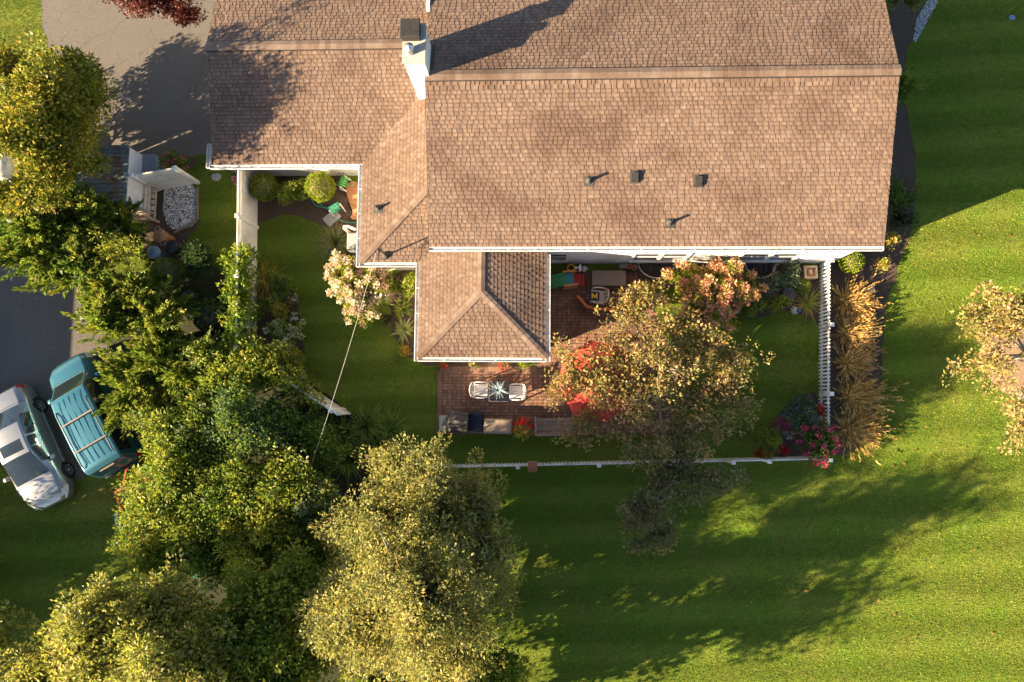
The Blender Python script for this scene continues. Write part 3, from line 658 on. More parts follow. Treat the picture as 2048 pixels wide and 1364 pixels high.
def woody(name, label, cat, lobes, base, r0, cr, n, L, Wd, pal, seed, nlimb=30, twigs=40, bark='bark', group=None, parts=('trunk', 'crown'), leafkw=None, fruit=None, sprays=False, world=False, inner=7, holes=()):
    g = np.random.default_rng(seed); wl_ = lobes if world else wlobes(lobes); cl, rr, ow = lobe_clumps(g, wl_, cr, bool(fruit))
    cl[:, 2] = np.maximum(cl[:, 2], rr * .6)
    for hx_, hy_, hr_ in holes:              # gaps in the crown
        u_, v_ = proj(cl); kp = (u_ - hx_) ** 2 + (v_ - hy_) ** 2 > hr_ ** 2; cl, rr, ow = cl[kp], rr[kp], ow[kp]
    bx, by = base if world else W(*base); t = thing(name, label, cat, (bx, by, 0), 0, group)
    sh = np.array([bx, by, 0]); wl2 = [(l[0] - bx, l[1] - by, *l[2:]) for l in wl_]
    tr = limb_mesh(g, (0, 0, 0), wl2, cl - sh, r0, nlimb, twigs).build(parts[0], M[bark], t, True)
    kw = dict(leafkw or {})
    if sprays:                               # feathery conifer: leaves follow the spray outward from the lobe axis
        lc = np.array([[l[0], l[1], l[2] - .3 * l[5]] for l in wl_])[ow]; od = unit(cl - lc + g.normal(size=cl.shape) * .15)
        m = len(cl); idx = np.repeat(np.arange(m), n); N_ = m * n; tt = g.random(N_)
        side = unit(np.cross(od[idx], g.normal(size=(N_, 3)))); wv = (1 - tt) * .55 + .08
        p = cl[idx] + od[idx] * ((tt - .5) * 2.2 * rr[idx])[:, None] + side * (wv * rr[idx] * g.random(N_))[:, None]
        p[:, 2] -= (tt ** 2) * rr[idx] * .25
        d = unit(od[idx] * 1.0 + side * .75 * (1 - tt)[:, None] + g.normal(size=(N_, 3)) * .2)
        cc = pick(g, pal, m)[idx] * .55 + pick(g, pal, N_) * .45
        v, c = leaves(g, p, d, L, Wd, cc, .2, .5)
    else:
        v, c = clump_leaves(g, cl, rr, n, L, Wd, pal, **kw)
    if inner:                                # larger inner leaves, colour darkened, added so the crown blocks more sun
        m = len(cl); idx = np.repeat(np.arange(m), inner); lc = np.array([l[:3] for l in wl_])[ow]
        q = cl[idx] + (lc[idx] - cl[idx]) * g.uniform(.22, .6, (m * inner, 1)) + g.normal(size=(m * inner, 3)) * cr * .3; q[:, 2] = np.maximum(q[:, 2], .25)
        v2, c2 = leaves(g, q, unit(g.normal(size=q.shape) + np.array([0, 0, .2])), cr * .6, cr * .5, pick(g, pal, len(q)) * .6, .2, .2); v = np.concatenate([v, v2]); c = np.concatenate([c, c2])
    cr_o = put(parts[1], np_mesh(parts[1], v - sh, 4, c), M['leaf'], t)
    if fruit:
        nf, fr, fp, fl_ = fruit; lc = np.array([l[:3] for l in wl_])[ow]; up_ = np.where(cl[:, 2] > lc[:, 2] - .15 * np.array([l[5] for l in wl_])[ow])[0]; sel = g.permutation(up_)[:nf]; nf = len(sel)
        off = unit(cl[sel] - lc[sel] + np.array([0, 0, .25])); fc = cl[sel] + off * rr[sel][:, None] * .85
        v, c = clump_leaves(g, fc, np.full(nf, fr), fl_, fr * .75, fr * .6, fp, out=.6, up=.2, flat=.4, mixc=.75, squash=.9, jit=.15)
        put('blossom', np_mesh('blossom', v - sh, 4, c), M['petal'], t)
    return t
def shrub(name, label, px, py, z, rx, ry, rz, nc, cr, n, L, Wd, pal, seed, cat='shrub', **kw):
    kw.setdefault('parts', ('stem', 'foliage')); kw.setdefault('nlimb', 6); kw.setdefault('twigs', 6)
    lobes = [(px, py, z, rx, ry, rz, nc)]; x, y = W(px, py, z)
    m = mpp(z); return woody(name, label, cat, [(x, y, z, rx * m, ry * m, rz, nc)], (x, y), .03, cr, n, L, Wd, pal, seed, world=True, **kw)
def ball_shrub(name, label, px, py, z, r, rz, n, L, Wd, pal, seed, cat='shrub', group=None):
    """clipped dense ball: leaves over the whole skin plus an inner layer"""
    g = np.random.default_rng(seed); x, y = W(px, py, z); R_ = r * mpp(z); t = thing(name, label, cat, (x, y, 0), 0, group)
    d = unit(g.normal(size=(n, 3))); f = g.uniform(.86, 1.0, n) * (1 + .035 * np.sin(d[:, 0] * 9 + seed) * np.sin(d[:, 1] * 8) + .02 * g.normal(size=n))
    p = np.array([0, 0, z]) + d * f[:, None] * np.array([R_, R_, rz]); p[:, 2] = np.maximum(p[:, 2], .02)
    dd = unit(d * .8 + g.normal(size=(n, 3)) * .45); v, c = leaves(g, p, dd, L, Wd, pick(g, pal, n), .25, .3)
    put('foliage', np_mesh('foliage', v, 4, c), M['leaf'], t)
    core = MB().lathe([(0.01, max(.03, z - rz * .8)), (R_ * .6, max(.05, z - rz * .55)), (R_ * .8, z), (R_ * .6, z + rz * .6), (.01, z + rz * .82)], 12); core.tube([(0, 0, -.03), (0, 0, max(.05, z - rz * .5))], .04, 6)
    core.build('stem', M['bark'], t, True); return t
def blade_mesh(g, n, R0, length, width, lean, arch, pal, tip=None, spread=.75, seg=4, tipfrac=.0):
    """arching grass blades from a crown at the origin"""
    a = g.uniform(0, 6.283, n); tl = np.clip(g.normal(spread, .28, n), .08, 1.25); Ln = length * g.uniform(.65, 1.15, n)
    hd = np.stack([np.cos(a), np.sin(a), np.zeros(n)], 1) * tl[:, None] + np.array([lean[0], lean[1], 0]) * g.uniform(.6, 1.2, (n, 1))
    base = np.stack([np.cos(a), np.sin(a), np.zeros(n)], 1) * (R0 * g.random(n) ** .5)[:, None]
    pts = []; up = np.array([0, 0, 1.0])
    for k in range(seg + 1):
        t = k / seg; h = hd * (t * .55 + t * t * .55); zz = (t - arch * t * t) * (1.1 - .45 * np.minimum(tl, 1.2))
        pts.append(base + h * Ln[:, None] + up * (zz * Ln)[:, None])
    sd_ = unit(np.stack([-hd[:, 1], hd[:, 0], g.normal(size=n) * .4], 1)); col = pick(g, pal, n) * g.uniform(.75, 1.2, (n, 1)); V = []; K = []
    for k in range(seg):
        w0, w1 = width * (1 - (k / seg) ** 2) + .0015, width * (1 - ((k + 1) / seg) ** 2) + .0015
        q = np.stack([pts[k] - sd_ * w0, pts[k] + sd_ * w0, pts[k + 1] + sd_ * w1, pts[k + 1] - sd_ * w1], 1); V.append(q.reshape(-1, 3))
        c0 = col if tip is None else col * (1 - k / seg) + np.array(tip) * (k / seg) * g.uniform(.8, 1.2, (n, 1)); K.append(np.repeat(c0, 4, 0))
    return np.concatenate(V), np.concatenate(K), pts[-1], hd
def grass_clump(name, label, px, py, n, length, width, pal, seed, lean=(0, 0), arch=.55, tip=None, spread=.75, R0=.12, cat='ornamental grass', plumes=0, plume_pal=None, group=None):
    g = np.random.default_rng(seed); x, y = W(px, py, 0); t = thing(name, label, cat, (x, y, 0), 0, group)
    v, c, tips, hd = blade_mesh(g, n, R0, length, width, lean, arch, pal, tip, spread); v[:, 2] = np.maximum(v[:, 2], .012)
    put('blades', np_mesh('blades', v, 4, c), M['blade'], t)
    if plumes:                               # seed heads: short bristly spikes on stems
        v, c, tips, hd = blade_mesh(g, plumes, R0, length * 1.12, .004, lean, arch * .8, plume_pal, None, spread); tips[:, 2] = np.maximum(tips[:, 2], .1)
        V = [v]; K = [c]; d = unit(hd + np.array([0, 0, .05])); m = 14; idx = np.repeat(np.arange(plumes), m); tt = g.random(plumes * m)
        p = tips[idx] + d[idx] * ((tt - .6) * .26)[:, None]; dd = unit(d[idx] * 1.2 + g.normal(size=(plumes * m, 3)) * .35)
        v2, c2 = leaves(g, p, dd, .085, .024, pick(g, plume_pal, plumes)[idx], .2, .2); put('plumes', np_mesh('plumes', np.concatenate([v, v2]), 4, np.concatenate([c, c2])), M['blade'], t)
    return t
def strap_plant(name, label, px, py, n, length, width, pal, seed, cat='plant', arch=.6, spread=.8, lean=(0, 0), flowers=None, tip=None):
    g = np.random.default_rng(seed); x, y = W(px, py, 0); t = thing(name, label, cat, (x, y, 0))
    v, c, tips, hd = blade_mesh(g, n, .06, length, width, lean, arch, pal, tip, spread, 5); v[:, 2] = np.maximum(v[:, 2], .014)
    put('leaves', np_mesh('leaves', v, 4, c), M['leaf'], t); return t
def flower_bunch(name, label, px, py, z, r, n_leaf, leaf_pal, n_fl, fr, fl_pal, seed, cat='flowers', L=.07, Wd=.04, rz=None, per=14):
    g = np.random.default_rng(seed); x, y = W(px, py, z); R_ = r * mpp(z); rz = rz or min(z, R_ * .8); t = thing(name, label, cat, (x, y, 0))
    m = max(6, n_leaf // 16); d = unit(g.normal(size=(m, 3))); d[:, 2] = np.abs(d[:, 2]); cl = np.array([0, 0, z * .55]) + d * np.array([R_, R_, rz]) * (g.random((m, 1)) ** .4) * .85
    v, c = clump_leaves(g, cl, np.full(m, R_ * .28 + .02), 16, L, Wd, leaf_pal, up=.3); v[:, 2] = np.maximum(v[:, 2], .012); put('foliage', np_mesh('foliage', v, 4, c), M['leaf'], t)
    st = MB()
    for i in range(min(m, 8)): st.tube([(0, 0, -.02), tuple(cl[i] * .5), tuple(cl[i])], [.008, .006, .003], 4)
    st.build('stem', M['bark'], t)
    if n_fl:
        d = unit(g.normal(size=(n_fl, 3))); d[:, 2] = np.abs(d[:, 2]) + .25; d = unit(d); fc = np.array([0, 0, z * .55]) + d * np.array([R_, R_, rz * 1.05]) * g.uniform(.55, 1.02, (n_fl, 1))
        v, c = clump_leaves(g, fc, np.full(n_fl, fr), per, fr * 1.0, fr * .8, fl_pal, out=.7, up=.3, flat=.5, squash=.5, mixc=.85, jit=.14, shell=.2); v[:, 2] = np.maximum(v[:, 2], .014)
        put('blossom', np_mesh('blossom', v, 4, c), M['petal'], t)
    return t
# palettes: (colour, weight)
YG = [((.4, .39, .04), 3), ((.28, .31, .032), 3), ((.17, .22, .024), 3), ((.48, .42, .06), 1.2)]
GOLD = [((.3, .31, .11), 3), ((.42, .36, .085), 3), ((.32, .3, .06), 3), ((.2, .21, .045), 3), ((.5, .41, .13), 1.5), ((.14, .16, .04), 1)]
MAPLE = [((.33, .31, .025), 3), ((.18, .21, .02), 4), ((.44, .34, .035), 2), ((.1, .14, .017), 3), ((.45, .25, .06), .5)]
GREEN = [((.13, .215, .024), 4), ((.21, .28, .032), 3), ((.07, .13, .02), 2), ((.34, .35, .04), 1.5)]
CONI = [((.17, .25, .027), 3), ((.28, .32, .035), 3), ((.1, .16, .022), 2), ((.36, .34, .045), 1.5)]
DKCON = [((.09, .18, .03), 3), ((.14, .23, .035), 3), ((.03, .07, .02), 2), ((.12, .17, .03), 1)]
CRAB = [((.46, .32, .13), 3), ((.36, .29, .08), 3), ((.52, .35, .17), 2), ((.27, .26, .06), 3.5), ((.48, .2, .1), 1.2), ((.17, .19, .045), 2)]
CRABG = [((.2, .19, .07), 3), ((.25, .2, .09), 2), ((.14, .15, .05), 3), ((.33, .24, .13), 1.5), ((.32, .17, .09), .7)]
LIME = [((.3, .36, .02), 3), ((.22, .3, .015), 3), ((.36, .38, .04), 1.5), ((.13, .2, .015), 1)]
DKG = [((.035, .07, .018), 3), ((.05, .095, .022), 3), ((.025, .05, .014), 2), ((.09, .13, .03), 1)]
BLUEG = [((.06, .12, .06), 3), ((.1, .17, .08), 2), ((.04, .085, .04), 2), ((.16, .21, .1), 1)]
SILV = [((.22, .27, .16), 3), ((.3, .34, .2), 2), ((.13, .19, .1), 2)]
PURP = [((.12, .025, .02), 3), ((.2, .04, .025), 2), ((.07, .02, .018), 3), ((.3, .07, .035), 1)]
YEL = [((.5, .36, .04), 3), ((.38, .3, .03), 2), ((.25, .24, .03), 1)]
WINE = [((.09, .035, .03), 2), ((.1, .07, .03), 2), ((.06, .06, .025), 2)]
TAN = [((.68, .4, .11), 3), ((.76, .5, .18), 3), ((.52, .31, .09), 2), ((.34, .28, .07), 1)]

# trees --------------------------------------------------------------------
TR = 'trees around the lawn'
woody('willow_tree', 'tall golden leaved tree at the bottom centre below the picket fence', 'tree',
      [(800, 1160, 5.6, 150, 150, 2.0, 360), (850, 1010, 4.0, 135, 100, 1.7, 255), (960, 1070, 4.0, 85, 120, 1.6, 180), (720, 1220, 5.2, 105, 120, 1.9, 195), (880, 1250, 5.4, 120, 110, 1.9, 225), (745, 1060, 4.4, 85, 80, 1.6, 135), (800, 930, 3.2, 70, 45, 1.1, 90), (840, 1180, 7.2, 120, 100, 1.4, 195), (880, 1130, 3.0, 150, 150, 1.9, 225), (930, 1140, 1.2, 110, 140, 1.1, 110), (890, 1290, 1.2, 120, 70, 1.0, 70), (860, 1290, 3.0, 130, 80, 1.8, 135)],
      (870, 1090), .22, .32, 58, .1, .043, GOLD, 21, 90, 160, 'bark_pale', TR, leafkw=dict(up=.1, out=.55, squash=.85))
woody('yellow_tree', 'golden green tree along the bottom left edge of the lawn', 'tree',
      [(230, 1290, 6.0, 120, 90, 1.9, 237), (100, 1330, 5.6, 110, 70, 1.7, 182), (330, 1210, 5.2, 90, 70, 1.7, 168), (360, 1320, 6.2, 110, 90, 1.9, 210), (220, 1210, 5.0, 60, 45, 1.4, 84), (20, 1350, 5.2, 70, 50, 1.5, 84), (250, 1390, 5.8, 200, 60, 1.8, 168)],
      (330, 1330), .2, .34, 46, .12, .06, GOLD + YG, 22, 70, 110, 'bark', TR)
woody('yellow_tree', 'golden tree cut off by the lower left corner', 'tree',
      [(-110, 1290, 4.6, 120, 90, 2.2, 110), (-30, 1340, 4.6, 70, 50, 1.6, 60), (-165, 1190, 1.8, 125, 120, 1.7, 200)], (-120, 1310), .18, .42, 38, .15, .075, GOLD + YG, 32, 40, 50, 'bark', TR)
woody('dark_tree', 'dark leafy tree between the two golden trees at the bottom', 'tree',
      [(490, 1270, 4.6, 120, 100, 1.6, 195), (560, 1180, 4.4, 80, 80, 1.4, 117), (480, 1370, 4.8, 110, 70, 1.5, 117), (590, 1320, 4.2, 80, 80, 1.4, 104)],
      (540, 1230), .16, .36, 44, .125, .07, GREEN + YG, 23, 50, 60, 'bark', TR)
woody('green_tree', 'bright green tree cut off at the bottom edge under the golden tree', 'tree',
      [(900, 1345, 3.0, 130, 45, 1.1, 100), (1000, 1335, 2.6, 45, 40, 1.0, 40), (780, 1370, 3.0, 90, 30, 1.1, 50), (880, 1520, 6.0, 170, 100, 2.6, 190), (700, 1560, 5.5, 150, 90, 2.4, 110), (960, 1470, 2.6, 130, 70, 1.8, 90), (800, 1480, 2.6, 150, 70, 1.8, 90), (1010, 1560, 4.0, 110, 80, 2.0, 110)],
      (910, 1470), .2, .4, 38, .15, .075, YG + GREEN, 24, 30, 40, 'bark', TR)
woody('maple_tree', 'big yellowing tree over the driveway at the top left', 'tree',
      [(100, 230, 4.7, 105, 100, 1.7, 297), (60, 310, 5.2, 100, 90, 1.7, 229), (150, 330, 3.8, 60, 55, 1.5, 121), (40, 170, 4.2, 75, 65, 1.6, 148), (170, 215, 3.6, 50, 70, 1.4, 108), (140, 150, 3.4, 55, 40, 1.3, 81), (30, 400, 4.2, 60, 40, 1.5, 94), (130, 250, 2.6, 90, 90, 1.6, 162), (115, 235, 1.4, 95, 85, 1.1, 148), (120, 165, 1.5, 60, 50, 1.0, 67), (60, 310, 1.4, 80, 70, 1.0, 81), (60, 330, 2.8, 90, 80, 1.6, 121)],
      (190, 330), .2, .34, 46, .115, .065, MAPLE, 25, 60, 90, 'bark', TR, inner=1, holes=((8, 335, 44), (150, 345, 16)))
woody('spruce_tree', 'feathery dark green conifer below the yellowing tree at the left edge', 'tree',
      [(150, 440, 1.9, 100, 75, 1.2, 170), (70, 430, 2.4, 70, 70, 1.4, 110), (230, 460, 1.5, 62, 60, 1.0, 80), (80, 510, 1.9, 75, 50, 1.2, 90), (160, 535, 1.6, 95, 60, 1.0, 110)],
      (190, 480), .16, .38, 72, .16, .045, DKCON + CONI + CONI, 26, 40, 40, 'bark', TR, sprays=True)
woody('cypress_tree', 'feathery yellow green conifer beside the teal minivan', 'tree',
      [(300, 640, 1.3, 100, 85, 1.0, 150), (250, 590, 1.4, 75, 60, 1.0, 100), (340, 720, 1.4, 115, 85, 1.0, 150), (280, 770, 1.4, 85, 65, .9, 90), (410, 740, 1.3, 80, 80, .8, 90), (210, 640, 1.5, 60, 50, .9, 50), (430, 800, 1.5, 60, 50, .9, 50)],
      (340, 690), .16, .36, 76, .16, .045, CONI, 27, 40, 40, 'bark', TR, sprays=True)
woody('crabapple_tree', 'spreading tan leaved fruit tree shading the brick patio', 'tree',
      [(1340, 690, 2.4, 160, 100, .65, 190), (1200, 745, 2.95, 112, 95, .4, 135), (1410, 790, 2.1, 110, 90, .6, 140), (1290, 800, 2.7, 120, 80, .7, 120), (1290, 615, 2.2, 85, 50, .55, 85), (1330, 880, 2.2, 150, 65, .6, 130), (1160, 850, 2.2, 75, 45, .5, 50), (1140, 740, 2.95, 55, 80, .35, 75), (1455, 800, 2.0, 60, 70, .5, 65), (1440, 690, 2.1, 60, 65, .7, 55), (1320, 740, 3.1, 90, 60, .45, 60)],
      (1312, 800), .12, .2, 22, .105, .06, CRAB, 28, 170, 260, 'bark_pale', TR, leafkw=dict(out=.5, squash=.8), inner=1)
woody('crabapple_tree', 'olive leaved fruit tree branch spread overhanging the picket fence', 'tree',
      [(1300, 1010, 2.2, 65, 60, .7, 80), (1400, 965, 2.1, 80, 45, .6, 65), (1300, 1080, 1.9, 60, 40, .6, 55), (1330, 940, 2.2, 60, 40, .6, 40)],
      (1325, 925), .06, .22, 26, .105, .06, CRABG, 29, 60, 80, 'bark', TR, inner=1)
woody('cherry_tree', 'thin pink tan leaved tree over the straw mulch ring at the right edge', 'tree',
      [(2010, 620, 3.4, 70, 50, .8, 75), (1960, 640, 2.8, 50, 40, .7, 45), (2020, 720, 3.6, 60, 80, .9, 60), (2030, 830, 3.0, 45, 65, .8, 45), (1935, 740, 2.4, 35, 30, .5, 18), (2080, 700, 3.4, 50, 120, .9, 60)],
      (2034, 715), .08, .22, 30, .11, .06, CRAB, 30, 70, 110, 'bark_pale', TR, inner=0)
woody('japanese_maple', 'purple red Japanese maple above the driveway at the top', 'tree',
      [(320, 0, 3.0, 105, 38, .9, 130), (250, -10, 2.8, 50, 25, .7, 40), (360, 35, 2.4, 55, 22, .6, 50), (320, -60, 3.2, 100, 50, 1.0, 60)],
      (330, -30), .09, .26, 40, .075, .045, PURP, 31, 30, 40, 'bark', TR, leafkw=dict(up=0, flat=.6))
# shrub mass ------------------------------------------------------------------
SG = 'shrubs of the mixed hedge'
shrub('hedge_shrub', 'large yellow green shrub beside the red trailer', 358, 990, 2.2, 110, 120, 1.3, 284, .36, 52, .112, .06, YG + GREEN, 41, group=SG)
shrub('hedge_shrub', 'round green shrub just below the feathery conifer', 370, 880, 2.0, 90, 80, 1.2, 180, .34, 50, .112, .06, GREEN + YG, 42, group=SG)
shrub('hedge_shrub', 'dark green shrub with pale shoots in the middle of the hedge', 490, 850, 2.0, 100, 80, 1.1, 224, .34, 52, .112, .06, GREEN + BLUEG, 43, group=SG)
shrub('hedge_shrub', 'green shrub with bright yellow top left of the golden tree', 545, 980, 2.2, 110, 80, 1.2, 224, .34, 52, .112, .06, YG + GREEN, 44, group=SG)
shrub('hedge_shrub', 'olive shrub above the green barrel in the hedge', 450, 1000, 2.2, 85, 90, 1.2, 180, .34, 50, .112, .06, GREEN, 45, group=SG)
shrub('hedge_shrub', 'yellow shrub left of the big golden tree trunk', 530, 1090, 2.4, 90, 80, 1.2, 180, .34, 50, .112, .06, YG, 46, group=SG)
shrub('hedge_shrub', 'pale flowering shrub between hedge and golden tree', 650, 1010, 2.0, 60, 60, 1.0, 104, .32, 50, .112, .06, GREEN + SILV, 47, group=SG)
shrub('hedge_shrub', 'leafy green shrub left of the golden tree base', 620, 1100, 2.0, 75, 75, 1.1, 132, .34, 50, .112, .06, GREEN + YG, 54, group=SG)
shrub('hedge_shrub', 'yellowish low shrub at the lower left of the hedge', 335, 1110, 1.8, 70, 50, 1.0, 96, .34, 50, .112, .06, YG + GREEN, 55, group=SG)
shrub('hedge_shrub', 'broad green shrub below the vine covered fence turn', 450, 800, 1.5, 80, 60, .9, 108, .32, 50, .112, .06, GREEN, 56, group=SG)
shrub('hedge_shrub', 'shaded shrub by the green barrel', 430, 1110, 1.8, 70, 60, 1.0, 104, .32, 48, .112, .06, DKG + GREEN, 48, group=SG)
shrub('hedge_shrub', 'low leafy shrub under the diagonal white fence', 610, 880, 1.4, 80, 60, .9, 134, .3, 48, .112, .06, GREEN, 49, group=SG)
shrub('hedge_shrub', 'leafy shrub at the foot of the vine covered fence', 490, 740, 1.6, 70, 50, 1.0, 120, .3, 48, .112, .06, GREEN + YG, 50, group=SG)
shrub('hedge_shrub', 'yellow green shrub where the fence turns diagonal', 560, 740, 1.5, 60, 45, .9, 70, .28, 40, .1, .055, YG + GREEN, 51, group=SG)
shrub('hedge_shrub', 'dark shrub below the white lattice fence in the shade', 400, 520, 1.0, 50, 40, .7, 50, .28, 40, .1, .05, DKG, 52, group=SG)
shrub('hedge_shrub', 'small yellow green shrub behind the trash cans', 245, 500, 2.0, 50, 30, .8, 40, .28, 40, .09, .05, YG, 53, group=SG)
for i, (px, py, s) in enumerate(((640, 930, 1.0), (690, 870, 1.0), (735, 850, 1.1), (760, 890, 1.0), (650, 850, .9), (590, 940, .9), (700, 920, 1.0), (780, 860, .9), (560, 860, .8))):
    grass_clump('reed_clump', 'green reed clump ' + ['beside the golden tree', 'below the diagonal fence end', 'tallest by the lawn edge', 'right of the tallest reeds', 'under the overhead cable', 'deepest inside the hedge', 'left of the golden tree top', 'nearest to the patio lawn', 'by the pale hedge shoots'][i], px, py, 240, .85 * s, .014, [((.18, .28, .04), 3), ((.28, .35, .05), 2), ((.1, .18, .03), 2)], 60 + i, (.12, .1), .35, (.34, .38, .08), .32, .4, group='reeds in the hedge')
# vines on the white fence ----------------------------------------------------
vt = thing('fence_vine', 'dense green vine smothering the white vinyl fence', 'vine', (*W(512, 600), 0)); g = np.random.default_rng(70); cl = []
for i in range(260):
    py = g.uniform(512, 705); x, y = W(512, py, 0); cl.append((x + g.normal() * .22, y, 1.62 + g.normal() * .16 if g.random() < .75 else g.uniform(.3, 1.5)))
cl = np.array(cl) - np.array([*W(512, 600), 0]); v, c = clump_leaves(g, cl, np.full(len(cl), .17), 28, .1, .08, GREEN + LIME, up=.2)
put('foliage', np_mesh('foliage', v, 4, c), M['leaf'], vt); b = MB()
for q in cl[::14]: b.tube([(q[0] * .3, q[1], 0), (q[0] * .6, q[1] + .1, 1.0), tuple(q)], [.014, .01, .006], 5)
b.build('stem', M['bark'], vt)
vt = thing('fence_vine', 'sparser vine on the diagonal fence run', 'vine', (*W(600, 770), 0)); cl = []
for i in range(130):
    t = g.random() ** 1.5; px, py = 515 + 150 * t, 715 + 90 * t; x, y = W(px, py, 0); cl.append((x + g.normal() * .2, y + g.normal() * .2, g.uniform(1.1, 1.9)))
cl = np.array(cl) - np.array([*W(600, 770), 0]); v, c = clump_leaves(g, cl, np.full(len(cl), .16), 24, .1, .075, YG + GREEN, up=.2)
put('foliage', np_mesh('foliage', v, 4, c), M['leaf'], vt); b = MB()
for q in cl[::12]: b.tube([(q[0], q[1], 0), tuple(q)], [.014, .006], 5)
b.build('stem', M['bark'], vt)
# garden plants ---------------------------------------------------------------
ball_shrub('boxwood', 'clipped dark green ball shrub nearest the lattice fence', 528, 375, .7, 28, .5, 5200, .05, .035, LIME + GREEN + LIME, 80)
ball_shrub('boxwood', 'clipped bright lime ball shrub beside the hose reel', 640, 374, .75, 30, .55, 6000, .05, .035, LIME, 81)
shrub('yew_shrub', 'loose dark green shrub between the two clipped balls', 588, 382, .6, 32, 33, .5, 60, .17, 46, .07, .03, GREEN + CONI, 82)
grass_clump('grass_tuft', 'green fountain grass clump beside the grey house hatch', 672, 487, 420, .85, .009, [((.13, .17, .04), 3), ((.2, .22, .06), 2), ((.08, .12, .03), 2)], 83, (0, 0), .6, (.3, .28, .1), .65, .15)
HYP = [((.66, .45, .32), 3), ((.74, .58, .44), 3), ((.6, .36, .26), 2), ((.8, .72, .56), 3)]
shrub('hydrangea', 'round hydrangea with cream pink cone blooms on the lawn edge', 724, 568, 1.0, 70, 64, .75, 230, .15, 34, .1, .07, LIME + YG, 84, fruit=(150, .115, HYP, 44))
HYO = [((.66, .32, .19), 3), ((.74, .42, .25), 3), ((.55, .25, .15), 2), ((.72, .5, .26), 1)]
shrub('hydrangea', 'large hydrangea with salmon blooms against the white wall', 1425, 588, 1.2, 80, 70, .8, 220, .16, 34, .1, .07, LIME + YG, 85, fruit=(150, .125, HYO, 44))
shrub('leafy_shrub', 'upright green shrub by the sunroom west wall', 810, 572, .9, 26, 36, .6, 50, .16, 46, .06, .04, YG + GREEN, 86)
strap_plant('hosta', 'variegated yellow hosta beside the sunroom gutter', 808, 660, 120, .42, .05, [((.42, .42, .12), 3), ((.24, .3, .06), 2), ((.5, .48, .2), 1)], 87, arch=.75, spread=.8)
strap_plant('hosta', 'broad green hosta under the sunroom corner', 806, 618, 90, .4, .06, [((.3, .33, .05), 3), ((.18, .24, .04), 2)], 88, arch=.75, spread=.8)
flower_bunch('heuchera', 'wine coloured low plant left of the yellow hosta', 778, 640, .3, 16, 260, WINE, 0, 0, None, 89, 'plant')
flower_bunch('yellow_mum', 'golden yellow low plant at the sunroom corner', 808, 702, .35, 14, 200, YEL, 26, .04, [((.6, .4, .04), 1)], 90)
strap_plant('daylily', 'orange tipped daylily clump against the vinyl fence', 538, 560, 150, .85, .014, [((.2, .22, .03), 3), ((.34, .28, .04), 2)], 91, arch=.6, spread=.75, tip=(.5, .32, .05))
strap_plant('daylily', 'green daylily clump below the orange tipped one', 532, 610, 110, .7, .014, [((.2, .24, .04), 3), ((.3, .3, .06), 1)], 92, arch=.6, spread=.75, tip=(.36, .34, .08))
shrub('leafy_shrub', 'green leafy shrub in the fence bed beside the lawn', 560, 572, .7, 28, 28, .5, 40, .15, 40, .08, .05, GREEN, 93)
flower_bunch('rose_bush', 'small white and magenta flowering bush on the fence bed edge', 586, 597, .4, 13, 240, GREEN, 9, .045, [((.75, .7, .66), 3), ((.5, .05, .16), 1.4)], 94)
shrub('barberry', 'golden orange shrub in the fence bed', 566, 622, .5, 20, 24, .4, 30, .12, 40, .06, .035, YEL + YG, 95)
flower_bunch('white_phlox', 'white flower cluster on the bed edge by the lawn', 588, 632, .3, 11, 120, GREEN, 14, .045, [((.75, .72, .68), 1)], 96)
shrub('hydrangea', 'green hydrangea with lime white heads in the fence bed', 572, 668, .7, 32, 30, .5, 44, .15, 34, .09, .065, GREEN, 97, fruit=(22, .1, [((.45, .46, .22), 2), ((.58, .56, .36), 1)], 40))
flower_bunch('lavender_aster', 'pale violet flower tuft below the lime hydrangea', 578, 692, .35, 9, 110, GREEN, 16, .035, [((.42, .38, .62), 1)], 98)
flower_bunch('red_geranium', 'red flower tuft at the fence bed lower end', 590, 706, .3, 11, 130, GREEN, 12, .045, [((.6, .06, .03), 2), ((.6, .16, .05), 1)], 99)
flower_bunch('white_daisy', 'white daisy tuft by the diagonal fence', 602, 748, .5, 10, 110, GREEN, 14, .04, [((.72, .7, .66), 1)], 100)
shrub('leafy_shrub', 'green shrub where the bed meets the diagonal fence', 575, 728, .8, 34, 22, .5, 44, .16, 38, .09, .05, YG + GREEN, 101)
# thin bed under the sunroom eave
flower_bunch('begonia', 'red begonia at the left of the sunroom bed', 888, 729, .2, 9, 90, GREEN, 9, .05, [((.62, .08, .07), 1)], 102)
flower_bunch('white_petunia', 'pale tuft in the middle of the sunroom bed', 945, 728, .2, 9, 90, YG, 8, .04, [((.6, .5, .3), 1)], 103)
flower_bunch('begonia', 'red flower mat right of the middle sunroom bed', 1006, 728, .2, 14, 130, GREEN, 22, .04, [((.6, .05, .05), 1)], 104)
flower_bunch('coleus', 'lime plant at the right end of the sunroom bed', 1050, 730, .25, 13, 200, LIME, 0, 0, None, 105, 'plant')
